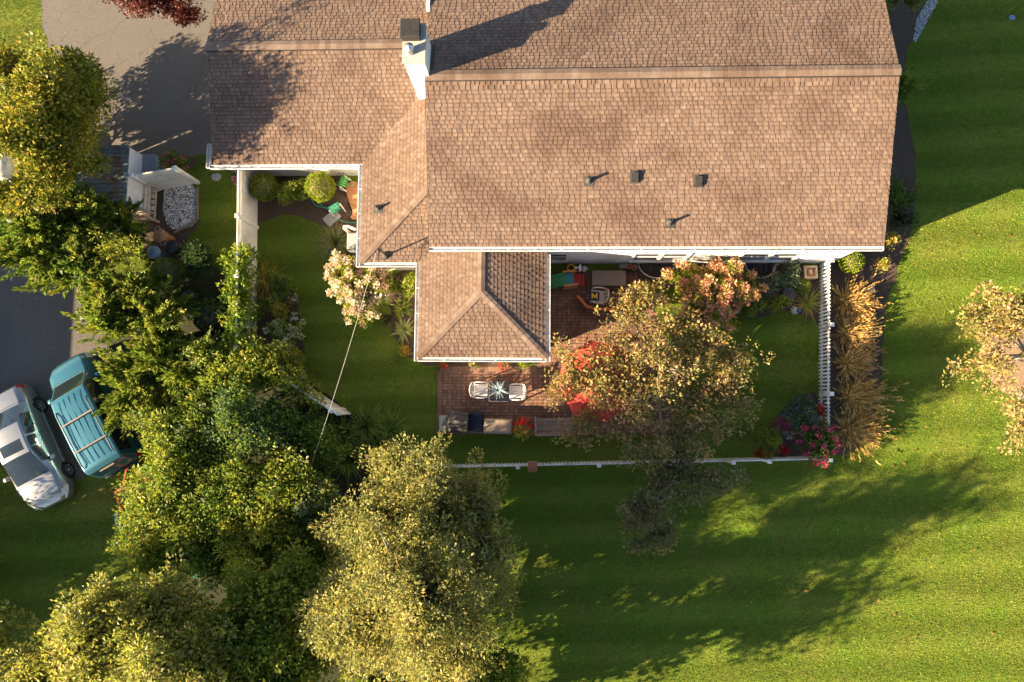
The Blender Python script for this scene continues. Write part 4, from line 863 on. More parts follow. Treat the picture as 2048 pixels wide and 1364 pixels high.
# right side bed: fountain grasses
for i, (px, py, s, lx) in enumerate(((1686, 606, .8, .4), (1688, 668, .8, .45), (1686, 728, .82, .42), (1690, 796, .9, .55), (1690, 858, .9, .5))):
    grass_clump('fountain_grass', 'tan plumed fountain grass, ' + ['northernmost of the five by the picket fence', 'second of the five from the house', 'middle one of the five along the picket fence', 'fourth of the five from the house', 'last of the five, beside the pink roses'][i], px, py, 420, 1.0 * s, .009,
                [((.22, .22, .04), 3), ((.4, .3, .07), 2), ((.55, .35, .12), 1.5)], 110 + i, (lx, .05), .5, (.72, .43, .12), .36, .14, plumes=300, plume_pal=TAN, group='fountain grasses')
ball_shrub('boxwood', 'bright lime rounded shrub outside the picket fence corner', 1703, 523, .5, 22, .45, 3400, .055, .04, LIME, 116)
flower_bunch('azalea', 'small tan green shrub at the mulch edge outside the fence', 1766, 526, .4, 17, 420, YG + TAN, 0, 0, None, 117, 'shrub')
flower_bunch('azalea', 'yellow flowering low shrub at the house corner', 1785, 480, .4, 20, 420, YG + TAN, 0, 0, None, 118, 'shrub')
shrub('leafy_shrub', 'shaded shrub under the gable east wall', 1800, 395, .8, 32, 42, .6, 60, .18, 40, .07, .04, DKG + GREEN, 119)
shrub('leafy_shrub', 'small shaded shrub below the gable shrub', 1800, 440, .6, 26, 26, .5, 36, .16, 40, .06, .04, DKG + WINE, 120)
shrub('leafy_shrub', 'shaded shrub beside the ridge end', 1808, 178, 1.0, 24, 34, .8, 50, .17, 44, .06, .035, GREEN, 121)
shrub('juniper', 'bright green shrub beside the grey gravel strip', 1810, -4, .9, 44, 28, .7, 60, .18, 44, .08, .03, GREEN + CONI, 122)
# inner corner bed
shrub('lambs_ear', 'silvery leaved plant beside the stone hoops', 1574, 556, .6, 26, 30, .4, 44, .14, 30, .09, .06, SILV + BLUEG, 123)
shrub('dusty_miller', 'grey green tuft left of the stone hoops', 1530, 572, .5, 22, 26, .35, 36, .13, 30, .09, .025, SILV, 124)
ball_shrub('boxwood', 'small round shrub next to the square stone planter', 1605, 573, .4, 14, .35, 1800, .05, .035, GREEN + LIME, 125)
strap_plant('yucca', 'spiky yellow green yucca by the picket fence', 1613, 606, 60, .62, .018, [((.36, .38, .06), 3), ((.24, .28, .05), 2)], 126, arch=.35, spread=.9, tip=(.5, .42, .1))
shrub('leafy_shrub', 'green shrub right of the salmon hydrangea', 1495, 606, .6, 26, 30, .4, 44, .15, 36, .07, .045, GREEN, 127)
shrub('leafy_shrub', 'yellow green shrub behind the white statue', 1550, 608, .45, 28, 18, .35, 34, .13, 36, .07, .045, YG + GREEN, 128)
# flower corner
shrub('delphinium', 'blue green bush with violet specks at the picket corner', 1600, 825, .8, 32, 36, .6, 60, .16, 38, .07, .04, BLUEG, 129, fruit=(18, .04, [((.16, .13, .42), 1)], 12))
shrub('leafy_shrub', 'bright green bush at the left of the flower corner', 1540, 880, .7, 32, 28, .5, 50, .16, 38, .06, .035, GREEN + LIME, 130)
flower_bunch('impatiens', 'magenta and coral flower drift in the corner bed', 1565, 845, .4, 19, 160, GREEN, 44, .045, [((.5, .06, .4), 3), ((.62, .1, .1), 2), ((.45, .04, .1), 2)], 131)
flower_bunch('violet_petunia', 'violet white flower tuft under the magenta drift', 1580, 868, .35, 12, 100, GREEN, 20, .04, [((.45, .38, .62), 2), ((.7, .68, .7), 2), ((.6, .42, .05), .5)], 132)
shrub('rose_bush', 'pink rose bush over the picket fence corner', 1632, 885, .9, 38, 36, .6, 60, .17, 34, .08, .05, GREEN + DKG, 133, fruit=(40, .07, [((.62, .03, .16), 3), ((.68, .1, .22), 1)], 26))
flower_bunch('red_rose', 'red blooms at the upper picket corner', 1640, 812, .9, 18, 160, DKG, 5, .1, [((.65, .03, .02), 1)], 134, per=30)
flower_bunch('red_salvia', 'red flowers along the south fence below the green bush', 1525, 910, .5, 16, 120, DKG, 10, .07, [((.62, .04, .02), 1)], 135, per=20)
flower_bunch('red_salvia', 'red flower group between green bush and pink roses', 1570, 900, .5, 14, 120, DKG, 10, .065, [((.62, .04, .04), 1)], 136, per=20)
flower_bunch('goldenrod', 'lime yellow sprigs beside the corner picket', 1655, 845, .9, 14, 140, LIME, 8, .05, [((.5, .5, .04), 1)], 137)
# left enclosure plants
shrub('rose_bush', 'green bush with pink blooms behind the enclosure fence', 352, 328, .7, 30, 20, .5, 44, .16, 38, .07, .045, GREEN, 138, fruit=(12, .07, [((.62, .16, .3), 1), ((.6, .1, .14), 1)], 22))
flower_bunch('pink_impatiens', 'pink flower cluster beneath the garage gutter', 470, 352, .5, 17, 200, DKG, 11, .06, [((.65, .18, .34), 2), ((.6, .36, .36), 1)], 139, per=20)
ball_shrub('cushion_shrub', 'shaded dome of clipped green beside the trash cans', 335, 548, .8, 33, .6, 5200, .06, .03, GREEN + CONI, 140)
ball_shrub('cushion_shrub', 'dark green dome nearest the vine covered fence', 418, 634, .7, 30, .5, 4600, .06, .03, DKG + BLUEG, 141)
ball_shrub('cushion_shrub', 'middle dark dome between the two clipped domes', 378, 600, .7, 28, .5, 4000, .06, .03, DKG, 142)
# ---------------------------------------------------------------- fences
def ang_of(A, B): return math.atan2(B[1] - A[1], B[0] - A[0])
def picket_fence(label, pts, hgt=1.0, posts=(), side=1, cat='fence'):
    A, B = np.array(pts[0]), np.array(pts[1]); L_ = np.linalg.norm(B - A); an = ang_of(A, B); t = thing('picket_fence', label, cat, (A[0], A[1], 0), an)
    n = int(L_ / .136); w_ = .036
    pk = MB(); pk.prism([(-w_, 0), (w_, 0), (w_, hgt - .05), (0, hgt), (-w_, hgt - .05)], -.011, .011); pk.xf(lambda x, y, z: (x, z, y + .05)); me = recalc(pk.mesh('picket'))
    for i in range(n): put('picket', me, M['white'], t, (.08 + i * (L_ - .16) / (n - 1), side * .035, 0))
    for z in (.2, .8): MB().box(.05, L_ - .05, -.022, .022, z * hgt - .045, z * hgt + .045).build('rail', M['white'], t)
    for s in posts:
        p = MB().box(-.055, .055, -.055, .055, -.05, hgt + .04).cham(-.075, .075, -.075, .075, hgt + .04, hgt + .1, .035).build('post', M['white'], t, False, (s * L_, -.03 * side, 0))
    return t
PA, PB = W(1640, 531), W(1638, 912)
picket_fence('white picket fence running from the house wall beside the fountain grasses', (PA, PB), 1.0, (.0, .33, .68), -1)
SA, SB = W(872, 931), W(1638, 914)
picket_fence('long white picket fence across the lawn below the patio', (SA, SB), 1.0, (0, .22, .425, .6, .76, .85, 1), 1)
def vinyl_fence(label, pts, hgt=1.78, posts=(0, 1), lat=.36):
    A, B = np.array(pts[0]), np.array(pts[1]); L_ = np.linalg.norm(B - A); an = ang_of(A, B); t = thing('vinyl_fence', label, 'fence', (A[0], A[1], 0), an)
    n = max(2, int(L_ / .15)); st = L_ / n; z1 = hgt - lat
    me = MB().box(.009, st - .009, -.02, .02, .1, z1).mesh('board')
    for i in range(n): put('board', me, M['vinyl'], t, (i * st, 0, 0))
    MB().box(0, L_, -.003, .003, .1, z1).build('backing', M['vinyl'], t)
    for z in (.1, z1, hgt - .03): MB().box(0, L_, -.03, .03, z - .05, z + .05).build('rail', M['vinyl'], t)
    lb = MB(); s = .085; k = int(L_ / s)
    for i in range(-4, k + 1):
        for d in (1, -1):
            x0 = i * s; a, b = (x0, x0 + lat) if d > 0 else (x0 + lat, x0); za, zb = z1 + .04, hgt - .06
            if min(a, b) < 0 or max(a, b) > L_: continue
            lb.bar((a, .004 * d, za), (b, .004 * d, zb), .008, .026)
    lb.build('lattice', M['vinyl'], t)
    for q in posts: MB().box(-.065, .065, -.065, .065, -.05, hgt + .03).cham(-.085, .085, -.085, .085, hgt + .03, hgt + .1, .04).build('post', M['vinyl'], t, False, (q * L_, 0, 0))
    return t
f1 = vinyl_fence('white vinyl privacy fence with lattice top running down from the garage', (W(515.5, 352), W(512, 702)), 1.78, (0, .3, .62, 1))
MB().bar((2.3, -.04, 1.05), (2.3, -.04, 1.2), .03, .02).build('gate_latch', M['black_metal'], f1)
vinyl_fence('diagonal vinyl fence run half hidden by vines', (W(514, 706), W(702, 828)), 1.7, (0, .45, .93))
vinyl_fence('short vinyl enclosure fence beside the white pebbles', (W(316, 380), W(397, 366)), 1.78, (0, 1))

# ---------------------------------------------------------------- enclosure: shed, bin, frame, cans
M['shed_roof'] = mat('painted_roof_board', (.13, .17, .18), (.2, .24, .25), 5, .8, .2, 60, rnd=.1, c3=(.16, .13, .1), s3=2.0)
x0, y1 = W(150, 290, 2.0); x1, y0 = W(252, 402, 2.0)
sh = thing('garden_shed', 'small shed with blue grey board roof under the conifer', 'shed', ((x0 + x1) / 2, (y0 + y1) / 2, 0)); hx, hy = (x1 - x0) / 2, (y1 - y0) / 2
lap_wall([(-hx + .06, hy - .06), (-hx + .06, -hy + .06), (hx - .06, -hy + .06), (hx - .06, hy - .06), (-hx + .06, hy - .06)], 1.95, .14).build('wall', M['siding'], sh)
n = 13; st = 2 * hy / n; me = MB().cham(-hx, hx, .006, st - .006, 1.96, 2.0, .006).mesh('roof_board')
for i in range(n): put('roof_board', me, M['shed_roof'], sh, (0, -hy + i * st, 0))
MB().box(-hx + .02, hx - .02, -hy + .02, hy - .02, 1.93, 1.957).build('roof_deck', M['roof_deck'], sh)
g = np.random.default_rng(150)
def litter(name, parent, pts, L, Wd, pal, seed, m='leaf'):
    g = np.random.default_rng(seed); p = np.array(pts, float); n = len(p); d = unit(np.concatenate([g.normal(size=(n, 2)), g.normal(size=(n, 1)) * .15], 1)); v, c = leaves(g, p, d, L, Wd, pick(g, pal, n), .3, .92, .06)
    o = put(name, np_mesh(name, v, 4, c), M[m], parent); stuff(o); return o
NEED = [((.42, .2, .06), 3), ((.3, .14, .05), 2), ((.5, .3, .1), 1)]
pts = [(g.uniform(-hx * .2, hx) if g.random() < .7 else g.normal(hx * .6, .12), -hy + st * g.integers(1, n) + g.normal() * .012, 2.012) for _ in range(420)] + [(g.normal(hx * .62, .13), g.uniform(-hy, hy), 2.014) for _ in range(260)]
litter('fallen_needles', sh, [p for p in pts if abs(p[0]) < hx and abs(p[1]) < hy], .07, .022, NEED, 151)
bx0, by1 = W(266, 308, 1.05); bx1, by0 = W(309, 341, 1.05)
bn = thing('storage_bin', 'white slatted storage bin with a grey lid beside the shed', 'storage bin', ((bx0 + bx1) / 2, (by0 + by1) / 2, 0)); hx, hy = (bx1 - bx0) / 2, (by1 - by0) / 2
lap_wall([(-hx + .02, hy - .02), (-hx + .02, -hy + .02), (hx - .02, -hy + .02), (hx - .02, hy - .02), (-hx + .02, hy - .02)], 1.0, .09).build('body', M['siding'], bn)
MB().cham(-hx, hx, -hy, hy, 1.0, 1.05, .012).box(-hx + .03, hx - .03, -.015, .015, 1.051, 1.058).build('lid', M['grey_plastic'], bn)
px0, py1 = W(254, 350, 1.3); px1, py0 = W(267, 404, 1.3)  # dark box added to hide the pale shed wall, standing in for shade
pl = thing('wall_cover_box', 'added dark box topped with dry leaves hiding the pale shed wall', 'bin', ((px0 + px1) / 2, (py0 + py1) / 2, 0)); hx, hy = (px1 - px0) / 2, (py1 - py0) / 2
b = MB().box(-hx, hx, -hy, -hy + .04, 0, 1.3).box(-hx, hx, hy - .04, hy, 0, 1.3).box(-hx, -hx + .04, -hy + .04, hy - .04, 0, 1.3).box(hx - .04, hx, -hy + .04, hy - .04, 0, 1.3); b.build('box', M['roof_deck'], pl)
MB().box(-hx + .04, hx - .04, -hy + .04, hy - .04, .1, 1.2).build('soil', M['mulch'], pl)
litter('dry_leaves', pl, [(g.uniform(-hx, hx), g.uniform(-hy, hy), 1.25) for _ in range(260)], .09, .05, NEED, 152)
cf = thing('wooden_frame', 'pale wooden open frame standing by the enclosure fence', 'frame', (*W(300, 415, 0), 0)); wf = MB()
wx0, wx1, wy0, wy1 = -.32, .42, -.62, .72
for a, c in ((wx0, wy0), (wx1, wy0), (wx0, wy1), (wx1, wy1)): MB().box(a - .035, a + .035, c - .035, c + .035, 0, .9).build('post', M['stone'], cf)
for z in (.35, .86):
    MB().box(wx0 + .036, wx1 - .036, wy0 - .02, wy0 + .02, z - .05, z + .05).build('rail', M['stone'], cf); MB().box(wx0 - .09, wx0 + .09, wy0 + .036, wy1 - .036, z - .03, z + .03).build('rail', M['stone'], cf); MB().box(wx1 - .02, wx1 + .02, wy0 + .036, wy1 - .036, z - .05, z + .05).build('rail', M['stone'], cf)
for k in range(5): MB().box(wx0 + .1 + k * .02, wx1 - .04, -.5 + k * .24, -.44 + k * .24, .30, .33).build('slat', M['wood_grey'], cf)
for k, (a, c) in enumerate((((396, 376), (396, 440)), ((394, 443), (350, 466)))):
    tb = MB().bar((*W(*a), .05), (*W(*c), .05), .09, .1); o = tb.build('timber_edging', M['wood_grey']); tag(o, ['timber edging along the right of the white pebbles', 'timber edging at the lower end of the white pebbles'][k], 'edging', 'pebble bed edging')
M['can_brown'] = mat('brown_plastic', (.32, .15, .07), (.4, .2, .1), 6, .5); M['can_black'] = mat('black_plastic', (.02, .018, .02), (.04, .035, .04), 6, .45); M['can_blue'] = mat('blue_grey_plastic', (.14, .2, .27), (.2, .26, .33), 6, .4)
def trash_can(label, px, py, m, hh, r, wire=False):
    x, y = W(px, py, hh); t = thing('trash_can', label, 'trash can', (x, y, 0), .4)
    MB().lathe([(.0, .0), (r * .78, .0), (r * .82, .04), (r * .97, hh * .93), (r * .97, hh * .95)], 20).build('body', m, t, True)
    lid = MB().lathe([(r * .98, hh * .9), (r * 1.05, hh * .91), (r * 1.05, hh * .95), (r * .9, hh * .985), (r * .5, hh * 1.03), (0, hh * 1.04)], 20).build('lid', m, t, True)
    MB().bar((-r * .4, 0, hh * 1.055), (r * .4, 0, hh * 1.055), .045, .03).build('lid_handle', m, lid)
    if wire:
        for s in (-1, 1): MB().tube([(-.1, s * r * .95, hh * .88), (-.1, s * (r + .12), hh * .92), (.1, s * (r + .12), hh * .92), (.1, s * r * .95, hh * .88)], .011, 6).build('wire_handle', M['galv'], t, True)
trash_can('brown trash can with wire handles by the hedge', 318, 471, M['can_brown'], .85, .26, True)
trash_can('black trash can to the right of the brown one', 342, 492, M['can_black'], .8, .25)
trash_can('blue grey lidded trash can nearest the hedge', 306, 504, M['can_blue'], .85, .25)
tk = thing('storage_tank', 'white rounded tank half hidden under the yellowing tree', 'tank', (*W(10, 332, .9), 0), .3)
MB().lathe([(0, .35), (.3, .36), (.52, .45), (.58, .7), (.58, 1.2), (.5, 1.42), (.25, 1.5), (0, 1.52)], 24).build('body', M['white'], tk, True)
MB().tube([(.3, .3, 1.35), (.75, .45, 1.45), (.95, 0, 1.3), (.7, -.5, 1.1), (.4, -.45, .9)], .035, 8).build('hose', M['cable'], tk, True)
for a in range(3): MB().box(-.05, .05, -.05, .05, 0, .45).build('leg', M['galv'], tk, False, (.35 * math.cos(a * 2.1), .35 * math.sin(a * 2.1), 0))

# ---------------------------------------------------------------- hose corner by the house
M['hose'] = mat('green_hose', (.05, .36, .22), (.09, .45, .3), 20, .45); M['hose2'] = mat('bright_green_hose', (.08, .42, .1), (.14, .5, .16), 20, .45)
def hose_reel(label, px, py, rz, m):
    t = thing('hose_reel', label, 'hose reel', (*W(px, py, .3), 0), rz); fr = M['wood_grey']
    for s in (-.24, .24):
        MB().bar((s, -.2, .02), (s, .2, .02), .03, .04).build('foot', M['white'], t); MB().bar((s, -.16, .03), (s, 0, .5), .03, .04).build('side_frame', M['white'], t); MB().bar((s, .16, .03), (s, 0, .52), .03, .04).build('side_frame', M['white'], t)
    MB().tube([(-.24, 0, .4), (.24, 0, .4)], .03, 8).build('axle', fr, t)
    hs = MB(); pts = []
    for i in range(200): a = i * .36; r = .13 + .02 * (i // 70); u = (i % 70) / 70; u = u if (i // 70) % 2 == 0 else 1 - u; pts.append((-.19 + .38 * u, r * math.cos(a), .4 + r * math.sin(a)))
    hs.tube(pts, .014, 6).build('hose_coil', m, t, True); MB().tube([(.24, 0, .4), (.3, 0, .4), (.3, .12, .44), (.36, .12, .44)], .012, 6).build('crank', M['black_metal'], t)
    return t
hose_reel('hose reel wound with teal hose beside the lime ball shrub', 672, 418, .6, M['hose'])
hose_reel('hose reel under the garage eave with bright green hose', 688, 366, 1.2, M['hose2'])
def hose(label, pts, m, z=.03):
    p = [Vector((*W(a, b, 0), z + .012 * ((i % 3)))) for i, (a, b) in enumerate(smooth_open(pts))]; tag(MB().tube(p, .015, 6).build('garden_hose', m, None, True), label, 'hose')
def smooth_open(p, it=3):
    p = [np.array(q, float) for q in p]
    for _ in range(it):
        q = [p[0]]
        for a, b in zip(p[:-1], p[1:]): q += [a * .75 + b * .25, a * .25 + b * .75]
        p = q + [p[-1]]
    return [tuple(a) for a in p]
hose('teal hose trailing from the reel towards the ball shrubs', [(621, 388), (626, 408), (642, 415), (656, 416), (666, 412), (680, 402), (676, 420), (664, 424), (648, 414), (632, 402)], M['hose'])
hose('teal hose running under the grass to the house wall', [(664, 425), (672, 438), (690, 445), (712, 447), (718, 440), (710, 436)], M['hose'])
hose('bright green hose looped on the paving below the garage gutter', [(712, 352), (700, 350), (688, 346), (680, 350), (690, 358), (702, 354), (706, 366), (714, 372), (706, 378), (696, 372), (700, 362)], M['hose2'], .3)
st_ = PX([(690, 372), (712, 360), (724, 380), (724, 440), (700, 440), (708, 425), (700, 408)], 0, 1); b = MB().prism(st_, .01, .1); o = b.build('curved_step', M['terracotta']); recalc(o.data); tag(o, 'terracotta curved step in the corner of the house', 'step')
sx, sy = W(664, 436); o = MB().cham(-.32, .32, -.22, .22, .0, .06, .012).build('paving_slab', M['concrete'], None, False, (sx, sy, 0), .75); tag(o, 'grey paving slab set in mulch beside the hose reel', 'slab')
x, y = W(703, 482, .8); t = thing('house_hatch', 'grey metal hatch box against the west wall under the gutter', 'hatch', (x, y, 0))
MB().cham(-.19, .3, -.34, .34, 0, .8, .05).build('cover', mat('grey_metal', (.3, .29, .28), (.38, .37, .36), 5, .5, metal=.3), t)
MB().tube([(-.2, .42, .2), (-.2, .42, 1.15), (-.15, .44, 1.3), (.05, .42, 1.38), (.3, .3, 1.38)], .055, 8).build('elbow_pipe', M['white'], t, True)

# ---------------------------------------------------------------- patio furniture
M['resin'] = mat('white_resin', (.76, .72, .7), (.8, .77, .75), 5, .4)
M['resin_tan'] = mat('beige_resin', (.5, .4, .33), (.56, .46, .39), 5, .5)
def resin_chair(label, px, py, rz, m, group=None):
    """stacking plastic armchair, front towards +x"""
    t = thing('plastic_chair', label, 'chair', (*W(px, py, .45), 0), rz, group)
    seat = MB()
    for k in range(9): y = -.2 + k * .05; seat.box(-.2, .26, y - .019, y + .019, .415, .43)
    seat.box(.24, .29, -.23, .23, .40, .435).box(-.24, -.195, -.22, .22, .40, .432); seat.build('seat', m, t)
    bk = MB(); R_ = .3
    for k in range(7):
        a = (k - 3) * .22; y0_, y1_ = .19 * math.sin(a) * 1.3, .26 * math.sin(a) * 1.35; xb = -.2 - .02 * math.cos(a); xt = -.31 - .05 * math.cos(a) + .04
        bk.bar((xb, y0_, .44), (xt, y1_, .84), .035, .012)
    bk.tube([(-.2, -.29, .66), (-.3, -.25, .8), (-.345, -.12, .86), (-.355, 0, .88), (-.345, .12, .86), (-.3, .25, .8), (-.2, .29, .66)], .022, 8); bk.build('backrest', m, t, True)
    for s in (-1, 1):
        MB().tube([(-.2, s * .29, .66), (0, s * .3, .645), (.2, s * .28, .63), (.25, s * .26, .58)], [.024, .03, .032, .02], 8, ex=.5).build('armrest', m, t, True)
        MB().bar((.25, s * .26, .6), (.27, s * .27, 0), .05, .04).build('leg', m, t); MB().bar((-.2, s * .27, .66), (-.29, s * .27, 0), .05, .04).build('leg', m, t)
    return t
resin_chair('white plastic armchair left of the glass table', 960, 780, math.radians(-2), M['resin'], 'white patio chairs')
resin_chair('white plastic armchair right of the glass table', 1034, 784, math.radians(181), M['resin'], 'white patio chairs')
mc = resin_chair('beige plastic armchair holding a navy cushion by the deck box', 1197, 592, math.radians(173), M['resin_tan'])
cu = thing('seat_cushion', 'navy cushion with a yellow M lying on the beige chair', 'cushion', (*W(1189, 592, .5), .44), math.radians(-3)); M['navy'] = mat('navy_fabric', (.02, .028, .06), (.035, .045, .085), 30, .85); M['maize'] = mat('yellow_print', (.75, .48, .02), (.8, .53, .03), 20, .8)
MB().cham(-.18, .18, -.16, .16, .0, .07, .03).build('pad', M['navy'], cu)
mp = [(-.12, -.09), (-.055, -.09), (-.055, -.055), (-.07, -.055), (-.07, .02), (0, -.075), (.07, .02), (.07, -.055), (.055, -.055), (.055, -.09), (.12, -.09), (.12, -.055), (.108, -.055), (.108, .055), (.12, .055), (.12, .09), (.065, .09), (0, .0), (-.065, .09), (-.12, .09), (-.12, .055), (-.108, .055), (-.108, -.055), (-.12, -.055)]
b = MB(); b.prism(mp, .0705, .074); o = b.build('letter_print', M['maize'], cu); recalc(o.data)
gt = thing('glass_table', 'square glass patio table between the white chairs', 'table', (*W(998, 783, .72), 0))
def glass_mat():
    m = bpy.data.materials.new('clear_glass'); m.use_nodes = True; nt = m.node_tree; N = nt.nodes; L = nt.links
    tr = N.new('ShaderNodeBsdfTransparent'); tr.inputs[0].default_value = (.8, .86, .86, 1); gl = N.new('ShaderNodeBsdfGlossy'); gl.inputs['Roughness'].default_value = .03; mx = N.new('ShaderNodeMixShader'); fr = N.new('ShaderNodeFresnel'); fr.inputs[0].default_value = 1.5
    L.new(fr.outputs[0], mx.inputs[0]); L.new(tr.outputs[0], mx.inputs[1]); L.new(gl.outputs[0], mx.inputs[2]); L.new(mx.outputs[0], N['Material Output'].inputs['Surface']); return m
M['clear'] = glass_mat()
b = MB().prism([(-.33, -.37), (.33, -.37), (.37, -.33), (.37, .33), (.33, .37), (-.33, .37), (-.37, .33), (-.37, -.33)], .71, .722); o = b.build('glass_top', M['clear'], gt)
MB().tube([(-.34, -.37, .705), (.34, -.37, .705), (.37, -.34, .705), (.37, .34, .705), (.34, .37, .705), (-.34, .37, .705), (-.37, .34, .705), (-.37, -.34, .705), (-.34, -.37, .705)], .008, 6).build('rim', M['grey_plastic'], gt)
for a in (-1, 1):
    for c in (-1, 1): MB().tube([(a * .33, c * .33, .7), (a * .3, c * .3, 0)], .014, 6).build('leg', M['lead'], gt)
pp = thing('potted_plant', 'spiky blue white leaved plant in a blue pot on the glass table', 'potted plant', (*W(996, 781, .9), .724)); M['blue_pot'] = mat('blue_glaze', (.03, .08, .2), (.06, .14, .3), 8, .2)
MB().lathe([(0, 0), (.1, 0), (.13, .16), (.14, .17), (.125, .17), (.11, .13), (0, .13)], 18).build('pot', M['blue_pot'], pp, True)
v, c, _, _ = blade_mesh(np.random.default_rng(160), 46, .03, .36, .022, (.05, .03), .45, [((.36, .45, .5), 3), ((.16, .26, .36), 2), ((.6, .66, .66), 1.5)], None, .8, 4); v[:, 2] += .14; put('leaves', np_mesh('leaves', v, 4, c), M['leaf'], pp)
M['cover_black'] = mat('black_vinyl_cover', (.03, .028, .028), (.055, .05, .048), 5, .55, .4, 14); M['cover_brown'] = mat('brown_fabric_cover', (.26, .19, .14), (.34, .25, .19), 4, .85, .4, 20); M['cover_navy'] = mat('dark_blue_cover', (.016, .02, .03), (.03, .035, .05), 5, .6, .4, 14)
def grid_cover(t, name, nx, ny, f, m):
    """closed draped cover: f(u,v)->(x,y,z) for u,v in 0..1, skirts down to the ground"""
    V = [f(i / nx, j / ny) for j in range(ny + 1) for i in range(nx + 1)]; b = MB(); b.v = V; w_ = nx + 1
    for j in range(ny):
        for i in range(nx): b.f.append((j * w_ + i, j * w_ + i + 1, (j + 1) * w_ + i + 1, (j + 1) * w_ + i))
    ring = [i for i in range(w_)] + [j * w_ + nx for j in range(1, ny + 1)] + [ny * w_ + i for i in range(nx - 1, -1, -1)] + [j * w_ for j in range(ny - 1, 0, -1)]
    n0 = len(b.v); b.v += [(V[k][0] * 1.03, V[k][1] * 1.03, .03 + .015 * math.sin(q * 1.7)) for q, k in enumerate(ring)]; m_ = len(ring)
    for q in range(m_): b.f.append((ring[q], n0 + q, n0 + (q + 1) % m_, ring[(q + 1) % m_]))
    o = b.build(name, m, t, True); recalc(o.data); return o
gr = thing('covered_grill', 'black vinyl covered barbecue grill at the patio corner', 'grill', (*W(917, 844, .8), 0))
grid_cover(gr, 'cover', 12, 10, lambda u, v: ((u - .5) * .74, (v - .5) * .68 + (.11 * math.exp(-((u - .3) / .22) ** 2) if v > .5 else 0) * v, .86 + .18 * math.exp(-((v - .55) / .22) ** 2) + .02 * math.sin(9 * u + 5 * v)), M['cover_black'])
for sx_ in (-1, 1): MB().tube([(sx_ * .3, -.28, .04), (sx_ * .3 + .04, -.28, .04)], .05, 10).build('wheel', M['black_metal'], gr)
cv = thing('covered_chair', 'dark blue covered stacked chairs beside the grill', 'covered furniture', (*W(951, 844, .7), 0))
grid_cover(cv, 'cover', 10, 10, lambda u, v: ((u - .5) * .5 * (1 - .45 * max(0, v - .6)), (v - .5) * .68, .62 + .3 * max(0, v - .35) - .1 * abs(u - .5)), M['cover_navy'])
MB().bar((-.28, -.37, .5), (.24, -.42, .48), .04, .04).build('strap_bar', M['wood_grey'], cv)
bb = thing('covered_box', 'brown fabric covered storage box on the patio edge', 'covered furniture', (*W(995, 853, .6), 0), -.02)
grid_cover(bb, 'cover', 14, 8, lambda u, v: ((u - .5) * 1.06, (v - .5) * .56, .62 + .012 * math.sin(7 * u) * math.sin(5 * v) - .025 * (2 * abs(u - .5)) ** 6 - .025 * (2 * abs(v - .5)) ** 6), M['cover_brown'])
MB().tube([(-.52, -.285, .06), (.52, -.285, .06)], .012, 6).build('hem_cord', M['cover_black'], bb)
pb_ = thing('cushion_bag', 'pale beige bagged cushions at the far left of the patio', 'bag', (*W(887, 847, .45), 0))
grid_cover(pb_, 'bag', 10, 12, lambda u, v: ((u - .5) * .36, (v - .5) * .58, .42 + .06 * math.sin(7 * u + 3) * math.sin(8 * v + 1) - .07 * (2 * abs(u - .5)) ** 3), mat('beige_bag', (.36, .31, .26), (.5, .44, .38), 6, .7, .6, 18))
MB().tube([(-.05, .26, .44), (0, .3, .5), (.06, .27, .44)], .012, 6).build('bag_tie', M['cable'], pb_)
pc = thing('potted_coleus', 'red and lime leaved plant in a pot beside the bench', 'potted plant', (*W(1047, 857, .5), 0))
MB().lathe([(0, 0), (.15, 0), (.2, .3), (.215, .31), (.215, .35), (.19, .35), (.17, .28), (0, .28)], 20).build('pot', M['terracotta'], pc, True)
g = np.random.default_rng(161); n = 130; a = g.uniform(0, 6.28, n); r = .33 * g.random(n) ** .5; p = np.stack([r * np.cos(a), r * np.sin(a) - .02, .45 + .25 * (1 - (r / .33) ** 2)], 1); d = unit(np.stack([np.cos(a), np.sin(a), np.full(n, .15)], 1) + g.normal(size=(n, 3)) * .3)
red = p[:, 1] + g.normal(size=n) * .1 > .0; cols = np.where(red[:, None], pick(g, [((.6, .04, .03), 3), ((.5, .12, .05), 1)], n), pick(g, [((.4, .42, .04), 3), ((.5, .36, .04), 1), ((.2, .28, .03), 1)], n))
v, c = leaves(g, p, d, .14, .1, cols, .2, .75); put('leaves', np_mesh('leaves', v, 4, c), M['leaf'], pc)
be = thing('park_bench', 'weathered wooden slatted bench under the fruit tree', 'bench', (*W(1107, 851, .45), 0), math.radians(1))
for k in range(6): MB().cham(-.7, .7, -.2 + k * .08, -.135 + k * .08, .42, .45, .006).build('seat_slat', M['wood_grey'], be)
for k in range(13): MB().bar((-.6 + k * .1, -.25, .47), (-.6 + k * .1, -.33, .83), .05, .018).build('back_slat', M['wood_grey'], be)
MB().bar((-.7, -.34, .86), (.7, -.34, .86), .06, .05).build('top_rail', M['wood_grey'], be); MB().bar((-.66, -.25, .46), (.66, -.25, .46), .04, .04).build('lower_rail', M['wood_grey'], be)
for s in (-.67, .67):
    MB().cham(s - .04, s + .04, -.26, .32, .63, .66, .006).build('armrest', M['wood_grey'], be); MB().box(s - .03, s + .03, .22, .28, 0, .63).build('leg', M['wood_grey'], be); MB().bar((s, -.24, 0), (s, -.34, .88), .06, .06).build('leg', M['wood_grey'], be)
um = thing('patio_umbrella', 'red octagonal patio umbrella under the fruit tree', 'umbrella', (*W(1196, 762, 2.2), 0), .2); M['red_canvas'] = mat('red_canvas', (.5, .05, .035), (.58, .075, .05), 6, .8, .2, 40)
b = MB(); n = 8; rr = 1.48
